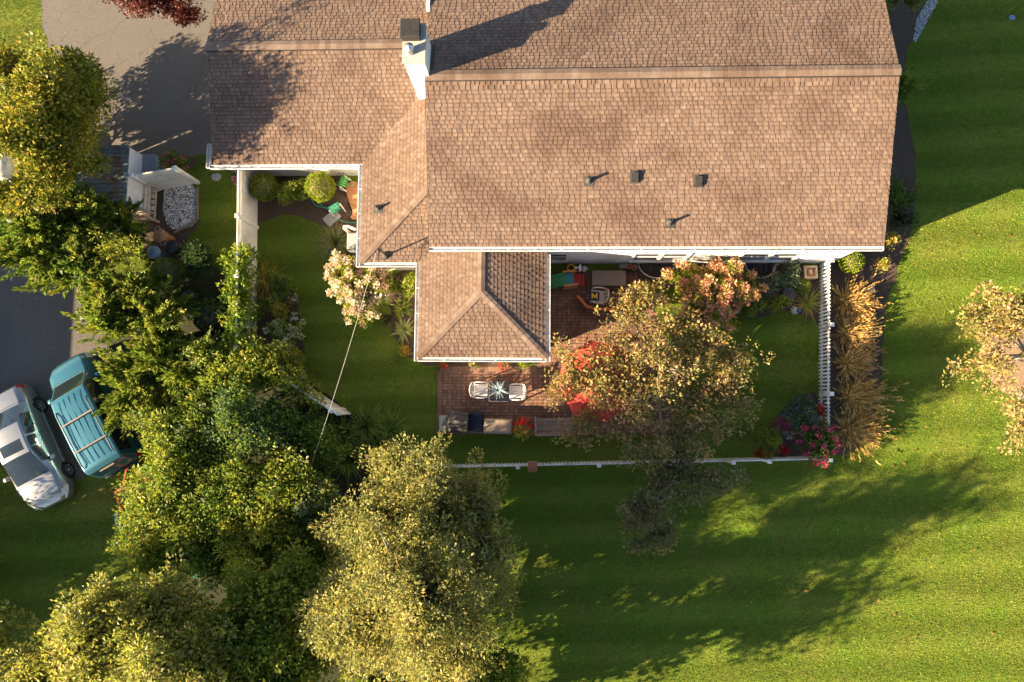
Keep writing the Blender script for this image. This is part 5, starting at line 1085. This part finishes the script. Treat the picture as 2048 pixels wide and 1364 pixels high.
for i in range(n):
    a0, a1 = 2 * math.pi * i / n, 2 * math.pi * (i + 1) / n
    P0, P1, T_ = Vector((rr * math.cos(a0), rr * math.sin(a0), 2.1)), Vector((rr * math.cos(a1), rr * math.sin(a1), 2.1)), Vector((0, 0, 2.62)); mid = (P0 + P1) / 2; mid.z -= .03
    K = 5; rows = []
    for k in range(K + 1):
        t = k / K; A_ = T_.lerp(P0, t); B_ = T_.lerp(P1, t); m_ = (A_ + B_) / 2; m_.z -= .05 * t; rows.append((A_, m_, B_))
    for k in range(K): b.quad(rows[k][0], rows[k + 1][0], rows[k + 1][1], rows[k][1]); b.quad(rows[k][1], rows[k + 1][1], rows[k + 1][2], rows[k][2])
    b.quad(P0, mid, mid - Vector((0, 0, .14)), P0 - Vector((0, 0, .14))); b.quad(mid, P1, P1 - Vector((0, 0, .14)), mid - Vector((0, 0, .14)))
b.build('canopy', M['red_canvas'], um)
for i in range(n): a = 2 * math.pi * i / n; MB().tube([(0, 0, 2.58), (rr * math.cos(a), rr * math.sin(a), 2.08)], .008, 4).build('rib', M['galv'], um)
MB().tube([(0, 0, 0), (0, 0, 2.7)], .024, 8).build('pole', M['wood_grey'], um); MB().lathe([(0, 0), (.26, .0), (.25, .07), (.05, .1), (.05, .25), (0, .25)], 18).build('base', M['concrete'], um, True); MB().lathe([(.04, 2.62), (.05, 2.68), (0, 2.74)], 10).build('finial', M['red_canvas'], um)
# play corner
sl_ = thing('toddler_slide', 'plastic toddler slide with green chute and red steps', 'slide', (*W(1141, 558, .5), 0), math.radians(5)); PLm = lambda nme, c: mat(nme, c, tuple(q * 1.15 for q in c), 5, .45)
b = MB(); cs = [(-1.15, .06), (-1.0, .07), (-.7, .22), (-.35, .5), (-.2, .55)]
for (xa, za), (xb, zb) in zip(cs[:-1], cs[1:]):
    b.quad((xa, -.19, za), (xb, -.19, zb), (xb, .19, zb), (xa, .19, za))
    for s in (-1, 1): b.quad((xa, s * .19, za), (xb, s * .19, zb), (xb, s * .22, zb + .1), (xa, s * .22, za + .1)); b.quad((xa, s * .22, za + .1), (xb, s * .22, zb + .1), (xb, s * .25, zb + .1), (xa, s * .25, za + .1)); b.quad((xa, s * .25, za - .02), (xb, s * .25, zb - .02), (xb, s * .25, zb + .1), (xa, s * .25, za + .1))
o = b.build('chute', PLm('green_plastic', (.07, .33, .14)), sl_); MB().cham(-.2, .12, -.22, .22, .45, .55, .01).build('platform', PLm('teal_plastic', (.05, .24, .27)), sl_)
rp = PLm('red_plastic', (.42, .03, .025)); tp = PLm('orange_tan_plastic', (.5, .24, .09))
for k in range(3): MB().cham(.125 + k * .15, .27 + k * .15, -.22, .22, .0, .42 - k * .14, .012).build('step', rp, sl_)
for s in (-1, 1): MB().cham(-.28, .25, s * .27 - .035, s * .27 + .035, .0, .82, .02).build('side_panel', tp, sl_)
db = thing('deck_box', 'long brown ribbed deck storage box beside the slide', 'storage box', (*W(1218, 556, .55), 0), math.radians(-.5)); M['taupe'] = mat('taupe_plastic', (.2, .155, .12), (.25, .195, .155), 5, .6)
MB().box(-.6, .6, -.26, .26, 0, .5).build('body', M['taupe'], db); ld = MB().cham(-.64, .64, -.29, .29, .5, .555, .012).build('lid', M['taupe'], db)
me = MB().cham(-.012, .012, -.27, .27, .556, .568, .004).mesh('lid_rib')
for k in range(28): put('lid_rib', me, M['taupe'], ld, (-.6 + k * .0444, 0, 0))
hp = thing('toy_hoop', 'toy basketball hoop with orange rim behind the slide', 'toy', (*W(1142, 536, .9), 0))
ring = [(.13 * math.cos(a), .13 * math.sin(a), .92) for a in np.linspace(0, 6.2832, 17)]; MB().tube(ring, .026, 8, False).build('rim', PLm('orange_plastic', (.6, .24, .04)), hp, True)
MB().bar((.14, .0, .92), (.33, .02, .92), .06, .06).build('arm', M['resin'], hp); MB().cham(.31, .37, -.12, .12, .8, 1.05, .015).build('backboard', M['resin'], hp); MB().tube([(.34, 0, 0), (.34, 0, .85)], .035, 8).build('pole', M['resin'], hp); MB().lathe([(0, 0), (.2, 0), (.18, .08), (0, .1)], 14, (.34, 0)).build('base', M['black_metal'], hp)
jg = thing('watering_jug', 'white plastic jug standing by the white wall', 'jug', (*W(1169, 536, .3), 0)); MB().lathe([(0, 0), (.1, 0), (.11, .05), (.11, .22), (.06, .3), (.035, .34), (.035, .36), (0, .36)], 14).build('body', M['resin'], jg, True); MB().tube([(.1, 0, .24), (.16, 0, .22), (.16, 0, .1), (.11, 0, .08)], .014, 6).build('handle', M['resin'], jg)
of = thing('play_barrier', 'orange angled wooden barrier curving round the beige chair', 'barrier', (0, 0, 0)); M['orange_wood'] = mat('orange_painted_wood', (.5, .13, .035), (.6, .18, .055), 8, .6, .2, 40)
vs = [W(*q) for q in ((1153, 594), (1173, 616), (1200, 621), (1232, 621), (1252, 609), (1262, 596))]; of.location = (*vs[0], 0)
for a, c in zip(vs[:-1], vs[1:]): MB().bar((a[0] - vs[0][0], a[1] - vs[0][1], .4), (c[0] - vs[0][0], c[1] - vs[0][1], .4), .09, .06).bar((a[0] - vs[0][0], a[1] - vs[0][1], .19), (c[0] - vs[0][0], c[1] - vs[0][1], .19), .03, .34).build('panel', M['orange_wood'], of)
for i, (px, py, n_, s) in enumerate(((1243, 532, 1, .1), (1251, 532, 1, .1), (1259, 533, 1, .11), (1269, 535, 1, .12))):
    t = thing('clay_pot', ['clay pot leftmost by the white wall', 'clay pot second from the deck box', 'clay pot third from the deck box', 'widest clay pot beside the window well'][i], 'pot', (*W(px, py, .2), 0), 0, 'clay pots by the wall'); MB().lathe([(0, 0), (s * .65, 0), (s * .9, .2), (s, .2), (s, .26), (s * .88, .26), (s * .8, .1), (0, .1)], 14).build('pot_body', M['terracotta'] if i > 1 else M['stone'], t, True)
for i, (px, w_) in enumerate(((1312, .72), (1520, .6))):
    x, y = W(px, 527); t = thing('window_well', ['galvanised half round window well by the pots', 'galvanised window well beside the salmon hydrangea'][i], 'window well', (x, WMY, 0)); b = MB(); prev = None
    for k in range(17):
        a = math.pi * k / 16; p = (-w_ * math.cos(a), -.62 * math.sin(a))
        if prev: b.quad((*prev, .0), (*p, .0), (*p, .14), (*prev, .14)); q0, q1 = (prev[0] * .95, prev[1] * .95), (p[0] * .95, p[1] * .95); b.quad((*prev, .14), (*p, .14), (*q1, .14), (*q0, .14)); b.quad((*q0, .0), (*q1, .0), (*q1, .14), (*q0, .14))
        prev = p
    b.build('rim', M['galv'], t)
    for k in range(5): MB().box(-w_ * .8 + k * w_ * .33, -w_ * .8 + k * w_ * .33 + w_ * .29, -.45 + .12 * abs(k - 2) * .8, -.02, .03, .06).build('cover_slat', M['lead'], t)
# corner ornaments
he_ = thing('hoop_edging', 'row of three stone hoops set in the corner bed', 'edging', (*W(1553, 556), 0))
for k, (dx, dy) in enumerate(((.05, .32), (0, .02), (-.06, -.28))):
    MB().tube([(dx + .2 * math.cos(a), dy + .2 * math.sin(a), .09) for a in np.linspace(math.radians(80), math.radians(300), 12)], .038, 6).build('hoop', M['stone'], he_, True)
sp = thing('stone_planter', 'square cast stone planter against the picket fence', 'planter', (*W(1622, 544, .3), 0), .03); b = MB().box(-.25, .25, -.25, -.17, 0, .3).box(-.25, .25, .17, .25, 0, .3).box(-.25, -.17, -.17, .17, 0, .3).box(.17, .25, -.17, .17, 0, .3); b.build('rim', M['stone'], sp); MB().box(-.17, .17, -.17, .17, 0, .22).build('soil', M['terracotta'], sp); MB().cham(-.09, .05, -.08, .1, .22, .3, .02).build('block', M['stone'], sp)
bt = thing('bird_bath', 'dark round bird bath bowl with a leaning stick', 'bird bath', (*W(1578, 588, .5), 0)); MB().lathe([(0, 0), (.16, 0), (.13, .05), (.05, .1), (.05, .42), (.1, .46), (.24, .54), (.25, .56), (.22, .55), (.08, .49), (0, .48)], 20).build('bowl', mat('dark_cast_stone', (.05, .045, .04), (.1, .09, .08), 9, .7, .3, 40), bt, True); MB().tube([(.02, -.02, .6), (.35, -.3, .02)], .012, 6).build('stick', M['bark_pale'], bt)
sg = thing('garden_figurine', 'small white garden figurine with a blue cap', 'figurine', (*W(1592, 622, .2), 0), -.3)
MB().lathe([(0, 0), (.12, 0), (.13, .06), (.1, .2), (.06, .27), (0, .28)], 14).xf(lambda x, y, z: (x * 1.2, y * .9, z)).build('body', M['stone'], sg, True); MB().lathe([(0, .24), (.06, .26), (.075, .32), (.06, .38), (0, .4)], 14, (.05, 0)).build('head', M['resin'], sg, True); MB().lathe([(.085, .35), (.085, .37), (.06, .44), (0, .47)], 14, (.05, 0)).build('cap', M['blue_pot'], sg, True); MB().tube([(-.02, .1, .2), (-.1, .14, .12), (-.16, .06, .05)], .03, 6).build('arm', M['resin'], sg, True)
bh = thing('bird_house', 'rusty brown bird house mounted on the south picket fence', 'bird house', (*W(1066, 927), 0)); MB().box(-.13, .13, -.12, .12, 1.1, 1.32).build('box', M['wood_red'], bh)
for s in (-1, 1):
    for k in range(3): MB().quad((-.17, s * (.0 + k * .06), 1.46 - k * .05), (.17, s * (.0 + k * .06), 1.46 - k * .05), (.17, s * (.075 + k * .06), 1.405 - k * .05), (-.17, s * (.075 + k * .06), 1.405 - k * .05)).build('roof_shake', M['wood_red'], bh)
MB().quad((-.13, -.12, 1.32), (-.13, .12, 1.32), (-.13, 0, 1.43)).quad((.13, -.12, 1.32), (.13, .12, 1.32), (.13, 0, 1.43)).build('gable', M['wood_red'], bh); MB().box(-.05, .05, -.05, .05, 0, 1.1).build('post', M['white'], bh); MB().box(-.16, .16, -.18, .18, 1.07, 1.098).build('floor', M['white'], bh)
for i, (px, py, r, lab) in enumerate(((433, 355, .2, 'round grey stepping stone in the lawn by the garage'), (1740, 577, .17, 'pale flat stone in the mulch beside the fountain grass'), (2023, 36, .13, 'pale blue scrap lying on the shaded lawn'))):
    g = np.random.default_rng(170 + i); x, y = W(px, py); ps = [(r * g.uniform(.85, 1.1) * math.cos(a), r * g.uniform(.85, 1.1) * math.sin(a) * .85) for a in np.linspace(0, 6.2832, 12)[:-1]]; o = MB().prism(ps, .0, .05).build(['stepping_stone', 'flat_stone', 'paper_scrap'][i], [M['concrete'], M['stone'], M['can_blue']][i], None, False, (x, y, 0)); tag(o, lab, ['stone', 'stone', 'scrap'][i])

# ---------------------------------------------------------------- vehicles
def paint(name, c, metal=.6, rough=.32): return mat(name, c, tuple(q * 1.04 for q in c), 60, rough, metal=metal, coat=.8)
M['tyre'] = mat('tyre_rubber', (.014, .014, .015), (.022, .022, .022), 20, .8); M['car_glass'] = mat('car_glass', (.012, .018, .02), (.02, .028, .03), 2, .04, spec=.8, coat=.5); M['lamp_red'] = mat('tail_lamp', (.35, .012, .012), (.42, .02, .02), 10, .15, coat=.6); M['lamp'] = mat('head_lamp', (.55, .57, .6), (.7, .7, .72), 14, .12, coat=.6); M['trim'] = mat('black_trim', (.015, .015, .016), (.025, .025, .026), 10, .5)
def car(name, label, cat, px, py, heading, stations, key, wb, track, rw, pm, extra=None, seams=()):
    t = thing(name, label, cat, (*W(px, py, 0), 0), heading); st = np.array(stations, float); xs = np.linspace(st[0, 0], st[-1, 0], 121)
    def sm(c):
        y = np.interp(xs, st[:, 0], c); k = np.array([1, 2, 3, 2, 1.]) / 9
        return np.convolve(np.pad(y, 2, mode='edge'), k, 'valid')
    zt, yr, zb, yb, ym = [sm(st[:, i]) for i in range(1, 6)]; zs = .2
    rows = [('c', 0), ('c', .25), ('c', .5), ('c', .75), ('c', .93), ('c', 1), ('s', .1), ('s', .35), ('s', .65), ('s', .9), ('s', 1), ('m', .2), ('m', .4), ('m', .6), ('m', .8), ('m', 1), ('k', .2), ('k', .4), ('k', .6), ('k', .8), ('k', 1)]
    zm = .58
    def pt(i, r):
        k, q = r; crown = .035 * min(1, yr[i] / .6)
        if k == 'c': return (yr[i] * q, zt[i] + crown * (1 - q * q))
        if k == 's': a = q; bow = .02 * math.sin(math.pi * a); return (yr[i] + (yb[i] - yr[i]) * a + bow, zt[i] + (zb[i] - zt[i]) * a)
        if k == 'm': return (yb[i] + (ym[i] - yb[i]) * math.sin(q * math.pi / 2), zb[i] + (min(zm, zb[i] - .02) - zb[i]) * q)
        return (ym[i] * (1 - .06 * q * q), min(zm, zb[i] - .02) + (zs - min(zm, zb[i] - .02)) * q)
    nr = len(rows); parts = {}
    def cell(i, j):
        xm = (xs[i] + xs[i + 1]) / 2; k = rows[j + 1][0]; q = (rows[j][1] + rows[j + 1][1]) / 2 if rows[j][0] == k else rows[j + 1][1] / 2
        for kind in key:
            (pn, kk, x0, x1, q0, q1) = kind
            if kk == k and x0 < xm < x1 and q0 < q < q1: return pn
        if k in 'mk':
            z = (pt(i, rows[j])[1] + pt(i, rows[j + 1])[1]) / 2
            for wxx in wb:
                if (xm - wxx) ** 2 + (z - rw) ** 2 < (rw + .045) ** 2: return None
        return 'body'
    for sgn in (1, -1):
        for i in range(len(xs) - 1):
            for j in range(nr - 1):
                pn = cell(i, j)
                if pn is None: continue
                b = parts.setdefault((pn, sgn if pn not in ('body', 'windshield', 'rear_window', 'sunroof') else 0), MB())
                q = [(xs[a], sgn * pt(a, rows[c])[0], pt(a, rows[c])[1]) for a, c in ((i, j), (i + 1, j), (i + 1, j + 1), (i, j + 1))]
                b.quad(*(q if sgn > 0 else q[::-1]))
    for (pn, s), b in parts.items():
        if pn == 'body':
            for e in (0, len(xs) - 1):                  # close the ends
                ring = [(xs[e], pt(e, r)[0], pt(e, r)[1]) for r in rows] + [(xs[e], -pt(e, r)[0], pt(e, r)[1]) for r in rows[::-1]]; b.quad(*ring)
            b.box(xs[3], xs[-4], -.55, .55, .16, .24)
        me = b.mesh(pn, True); import bmesh as _b; bm = _b.new(); bm.from_mesh(me); _b.ops.remove_doubles(bm, verts=bm.verts, dist=.0005); _b.ops.recalc_face_normals(bm, faces=bm.faces); bm.to_mesh(me); bm.free()
        put(pn, me, {'body': pm, 'headlight': M['lamp'], 'taillight': M['lamp_red'], 'grille': M['trim'], 'bumper': M['trim']}.get(pn, M['car_glass']), t)
    ms = MB()
    for wxx in wb:
        for s in (-1, 1):
            w_ = MB().lathe([(rw * .62, .1), (rw * .95, .105), (rw, .06), (rw, -.08), (rw * .6, -.1)], 22); w_.xf(lambda x, y, z: (x, -s * (-z), y)); wo = put('wheel', recalc(w_.mesh('wheel', True)), M['tyre'], t, (wxx, s * track, rw))
            rm = MB().lathe([(0, .06), (rw * .12, .085), (rw * .2, .07)], 16).lathe([(rw * .55, .1), (rw * .63, .108), (rw * .63, .02)], 22)
            for k in range(7): a = 2 * math.pi * k / 7; rm.bar((rw * .12 * math.cos(a), rw * .12 * math.sin(a), .075), (rw * .6 * math.cos(a), rw * .6 * math.sin(a), .095), .035, .02)
            rm.xf(lambda x, y, z: (x, s * z, y)); put('rim', recalc(rm.mesh('rim')), M['galv'], wo)
            MB().lathe([(0, .0), (rw * .6, .0)], 16).xf(lambda x, y, z: (x, s * (z + .02), y)).build('hub', M['trim'], wo)
            MB().lathe([(0, .0), (rw + .05, .0)], 18).xf(lambda x, y, z: (x, s * (z - .13), y)).build('wheel_well', M['trim'], wo)
    def seam(xa, js, name='panel_gap'):
        i = int(np.argmin(np.abs(xs - xa)))
        for s in (-1, 1): MB().tube([(xs[i], s * (pt(i, rows[j])[0] + .002), pt(i, rows[j])[1] + .002) for j in js], .007, 4).build(name, M['trim'], t)
    for xa, js in seams: seam(xa, js)
    if extra: extra(t, xs, zt, yr, yb, zb)
    return t
silver = paint('silver_paint', (.34, .335, .33), .7, .3); teal = paint('teal_paint', (.04, .15, .2), .4)
def sedan_extra(t, xs, zt, yr, yb, zb):
    for s in (-1, 1):
        b = MB().cham(-.11, .06, -.09, .09, 0, .13, .03); b.build('mirror', silver, t, True, (.86, s * .99, .92)); MB().bar((-1.2, s * .925, .42), (1.1, s * .925, .42), .02, .05).build('side_trim', M['galv'], t)
    MB().cham(-.05, .05, -.02, .02, 1.46, 1.5, .008).build('antenna_fin', M['trim'], t, False, (-1.05, 0, .0)); MB().bar((.95, -.45, 1.02), (.75, .1, 1.14), .02, .015).build('wiper', M['trim'], t)
    MB().box(-.1, .1, -.02, .02, .5, .52).build('plate', M['white'], t, False, (-2.36, 0, .1), math.pi / 2)
sed_st = [(-2.4, .72, .5, .62, .68, .72), (-2.3, .93, .58, .82, .79, .84), (-2.0, 1.02, .63, .9, .83, .89), (-1.6, 1.06, .66, .94, .84, .91), (-.85, 1.39, .56, .96, .85, .92), (-.1, 1.45, .58, .96, .86, .925), (.35, 1.42, .575, .94, .86, .925), (1.32, 1.0, .7, .91, .84, .915), (1.75, .93, .66, .85, .81, .9), (2.1, .84, .58, .74, .74, .84), (2.3, .72, .46, .62, .6, .72), (2.42, .58, .28, .48, .4, .5)]
sed_key = [('windshield', 'c', .38, 1.28, 0, .97), ('rear_window', 'c', -1.56, -.88, 0, .97), ('sunroof', 'c', -.22, .2, 0, .8), ('side_window', 's', -1.15, -.32, .1, .9), ('side_window', 's', -.24, .86, .1, .9), ('headlight', 'm', 1.98, 2.3, .0, .75), ('headlight', 's', 2.05, 2.3, .3, 1), ('taillight', 'm', -2.4, -2.14, .0, .7), ('taillight', 's', -2.4, -2.2, .3, 1)]
fwd = np.array(W(140, 937, .33)) - np.array(W(82, 803, .33)); hd_ = math.atan2(fwd[1], fwd[0])
car('sedan', 'silver sedan with dark sunroof parked at the left edge', 'car', 80, 893, hd_, sed_st, sed_key, (-1.38, 1.42), .82, .33, silver, sedan_extra, ((1.36, range(0, 11)), (-1.62, range(0, 9)), (-.28, range(9, 20)), (.82, range(9, 20)), (-1.16, range(9, 14))))
def van_extra(t, xs, zt, yr, yb, zb):
    for k in range(5): MB().tube([(-1.9, -.44 + k * .22, 1.80), (-.3, -.44 + k * .22, 1.815), (.75, -.44 + k * .22, 1.765)], .009, 4).build('roof_rib', teal, t)
    for s in (-1, 1):
        MB().tube([(-1.95, s * .64, 1.78), (-1.8, s * .64, 1.84), (.2, s * .64, 1.84), (.4, s * .64, 1.78)], .022, 6).build('roof_rail', M['trim'], t); MB().cham(-.1, .07, -.1, .1, 0, .16, .03).build('mirror', teal, t, True, (1.15, s * 1.03, 1.0))
    for x in (-1.3, -.2): MB().bar((x, -.66, 1.86), (x, .66, 1.86), .05, .03).build('cross_bar', M['wood_grey'], t)
    MB().bar((-2.28, -.3, 1.55), (-2.28, .3, 1.55), .04, .05).build('brake_light', M['wood_grey'], t); MB().bar((-2.35, -.85, .5), (-2.35, .85, .5), .12, .14).build('bumper', M['trim'], t); MB().bar((1.45, -.4, 1.09), (1.2, .1, 1.2), .02, .015).build('wiper', M['trim'], t)
van_st = [(-2.36, 1.0, .62, .9, .8, .84), (-2.25, 1.62, .7, 1.0, .86, .91), (-2.05, 1.74, .73, 1.02, .89, .94), (-1.0, 1.78, .74, 1.03, .9, .95), (.3, 1.76, .73, 1.02, .9, .95), (.85, 1.70, .7, 1.0, .9, .95), (1.55, 1.1, .68, .97, .87, .93), (2.0, 1.0, .66, .88, .84, .91), (2.3, .82, .55, .7, .74, .82), (2.4, .62, .42, .52, .58, .64)]
van_key = [('windshield', 'c', .88, 1.5, 0, .95), ('side_window', 's', -2.0, -1.05, .1, .9), ('side_window', 's', -.95, .05, .1, .9), ('side_window', 's', .15, 1.05, .1, .9), ('headlight', 'm', 2.02, 2.36, 0, .8), ('taillight', 'm', -2.36, -2.22, 0, .8)]
hv = math.atan2(*(np.array(W(118, 795, 1.7)) - np.array(W(190, 935, 1.7)))[::-1])
car('minivan', 'teal minivan with roof rack parked beside the sedan', 'car', 212, 826, hv, van_st, van_key, (-1.45, 1.5), .84, .33, teal, van_extra, ((1.58, range(0, 11)), (-1.0, range(6, 20)), (.1, range(6, 20)), (1.1, range(9, 20)), (-2.08, range(0, 10))))
# red utility trailer half under the hedge
tl = thing('utility_trailer', 'red framed utility trailer half buried in the hedge', 'trailer', (*W(300, 1020), 0), math.atan2(*(np.array(W(240, 985)) - np.array(W(262, 1060)))[::-1])); M['red_metal'] = mat('red_painted_metal', (.5, .035, .02), (.58, .06, .035), 8, .5, .1, 40)
for s in (-.72, .72): MB().box(-1.1, 1.1, s - .04, s + .04, .5, .62).build('side_rail', M['red_metal'], tl)
for x in (-1.1, 1.1): MB().box(x - .04, x + .04, -.68, .68, .505, .615).build('end_rail', M['red_metal'], tl)
for k in range(8): MB().box(-1.05, 1.05, -.66 + k * .165, -.51 + k * .165, .46, .49).build('floor_board', M['wood_grey'], tl)
for s in (-.9, .9):
    w_ = MB().lathe([(0, .08), (.12, .09), (.28, .09), (.3, .06), (.3, -.06), (.28, -.09), (0, -.09)], 18); w_.xf(lambda x, y, z: (x, z, y)); put('wheel', recalc(w_.mesh('wheel', True)), M['tyre'], tl, (0, s, .3))
    MB().tube([(-.38, s, .45), (-.25, s, .66), (0, s, .7), (.25, s, .66), (.38, s, .45)], .11, 8, ex=.15).build('fender', M['can_blue'], tl, True)
MB().bar((1.1, .5, .5), (2.0, 0, .48), .06, .06).bar((1.1, -.5, .5), (2.0, 0, .48), .06, .06).build('drawbar', M['red_metal'], tl)
sp2 = thing('snow_blade', 'blue grey curved blade lying behind the minivan', 'blade', (*W(248, 942, .3), 0), math.radians(22)); b = MB()
for k in range(6):
    a0, a1 = k * .25, (k + 1) * .25; b.quad((-.55, .25 * math.cos(a0), .12 + .25 * math.sin(a0)), (.55, .25 * math.cos(a0), .12 + .25 * math.sin(a0)), (.55, .25 * math.cos(a1), .12 + .25 * math.sin(a1)), (-.55, .25 * math.cos(a1), .12 + .25 * math.sin(a1)))
b.build('blade', M['can_blue'], sp2, True); [MB().bar((q, 0, .1), (q, .28, .2), .06, .06).build('bracket', M['trim'], sp2) for q in (-.5, .5)]
gbx = thing('rain_barrel', 'dark green barrel deep in the hedge', 'barrel', (*W(388, 1142, .9), 0)); MB().lathe([(0, 0), (.24, 0), (.29, .3), (.3, .45), (.29, .6), (.25, .9), (.2, .92), (0, .9)], 18).build('body', mat('green_barrel', (.02, .14, .09), (.03, .18, .12), 5, .5), gbx, True); MB().lathe([(.285, .29), (.3, .3), (.3, .33), (.285, .34)], 18).build('band', M['trim'], gbx)
# neighbour's house just outside the left of the picture: it throws the straight shade on the side drive
nh = thing('neighbour_house', 'neighbouring low gabled house beyond the left edge', 'house', (-30.6, -6.5, 0)); HL = 9.5
lap_wall([(-4.6, HL - .3), (-4.6, -HL + .3), (4.6, -HL + .3), (4.6, HL - .3), (-4.6, HL - .3)], 2.9, .15).build('wall', M['siding'], nh)
for s in (-1, 1): b = MB(); b.quad((0, -HL, 5.2), (0, HL, 5.2), (s * 5.1, HL, 3.0), (s * 5.1, -HL, 3.0)); b.quad((0, -HL, 5.1), (0, HL, 5.1), (s * 5.1, HL, 2.9), (s * 5.1, -HL, 2.9)); b.quad((s * 5.1, -HL, 2.9), (s * 5.1, HL, 2.9), (s * 5.1, HL, 3.0), (s * 5.1, -HL, 3.0)); b.build('roof', M['cover_brown'], nh)
for s in (-1, 1): MB().quad((-4.6, s * (HL - .3), 2.9), (4.6, s * (HL - .3), 2.9), (0, s * (HL - .3), 5.0)).build('gable', M['siding'], nh)
for y in (-5, 0, 5): f = MB().box(4.6, 4.68, y - .7, y + .7, 1.0, 2.2).build('window', M['white'], nh); MB().box(4.685, 4.69, y - .6, y + .6, 1.1, 2.1).build('pane', M['glass'], f)

# ---------------------------------------------------------------- grass, fallen leaves
def in_sheets(x, y):
    k = np.zeros(len(x), bool)
    for p in SHEETS: k |= inside(p, x, y)
    k |= (x > -3.6) & (x < 11.2) & (y > WMY); k |= (x > -11.5) & (x < -3) & (y > 8.9); k |= (x > -6.1) & (x < 0) & (y > 5.0); k |= (x > -4) & (x < -.1) & (y > 1.8)
    return k
def lawn_blades(n, seed):
    g = np.random.default_rng(seed); x = g.uniform(-23.5, 20.5, n); y = g.uniform(-12.5, 17.5, n); k = ~in_sheets(x, y); x, y = x[k], y[k]; n = len(x)
    h = g.uniform(.025, .06, n); a = g.uniform(0, 6.28, n); w_ = g.uniform(.005, .013, n); l = g.normal(size=(n, 2)) * .6
    s = np.stack([np.cos(a) * w_, np.sin(a) * w_, np.zeros(n)], 1); b = np.stack([x, y, np.full(n, .0)], 1); t = b + np.stack([l[:, 0] * h, l[:, 1] * h, h], 1)
    v = np.stack([b - s, b + s, t], 1).reshape(-1, 3)
    pal = pick(g, [((.125, .215, .014), 4), ((.22, .275, .018), 3), ((.34, .32, .024), 2), ((.08, .155, .014), 3), ((.38, .32, .05), .25)], n)
    ph = (y - .045 * x); nap = np.where(np.sin(ph * 4.33 + .5 * np.sin(x * .7)) > 0, 1.15, .87)
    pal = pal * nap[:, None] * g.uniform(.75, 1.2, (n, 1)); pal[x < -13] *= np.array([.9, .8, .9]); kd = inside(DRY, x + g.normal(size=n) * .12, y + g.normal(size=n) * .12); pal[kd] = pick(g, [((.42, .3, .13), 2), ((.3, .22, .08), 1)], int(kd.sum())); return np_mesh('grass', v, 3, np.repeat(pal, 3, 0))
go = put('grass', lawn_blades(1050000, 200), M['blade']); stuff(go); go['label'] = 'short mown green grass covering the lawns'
g = np.random.default_rng(201); x = g.uniform(4, 20, 300); y = g.uniform(-10, 12, 300); k = ~in_sheets(x, y)
o = litter('fallen_leaves', None, np.stack([x[k], y[k], np.full(k.sum(), .06)], 1), .09, .055, NEED, 202); o['label'] = 'scattered brown fallen leaves on the mown lawn'
g = np.random.default_rng(205); x = g.uniform(-21, -9, 2600); y = g.uniform(-5, 17, 2600); k = inside(SHEETS[0], x, y) | inside(SHEETS[1], x, y); k &= g.random(2600) < .55
o = litter('drive_debris', None, np.stack([x[k], y[k], np.full(k.sum(), .012)], 1), .05, .025, NEED + [((.08, .07, .05), 3)], 206); o['label'] = 'bits of leaf and twig strewn over the asphalt drives'
g = np.random.default_rng(203); x = g.uniform(-12, 12, 5000); y = g.uniform(-3, 16, 5000); k = np.zeros(5000, bool)
for p in SHEETS[2:10]: k |= inside(p, x, y)
o = litter('mulch_chips', None, np.stack([x[k], y[k], np.full(k.sum(), .02)], 1), .08, .03, [((.16, .1, .07), 2), ((.09, .06, .04), 3), ((.28, .19, .12), 1)], 204); o['label'] = 'coarse bark chips strewn over the mulch beds'
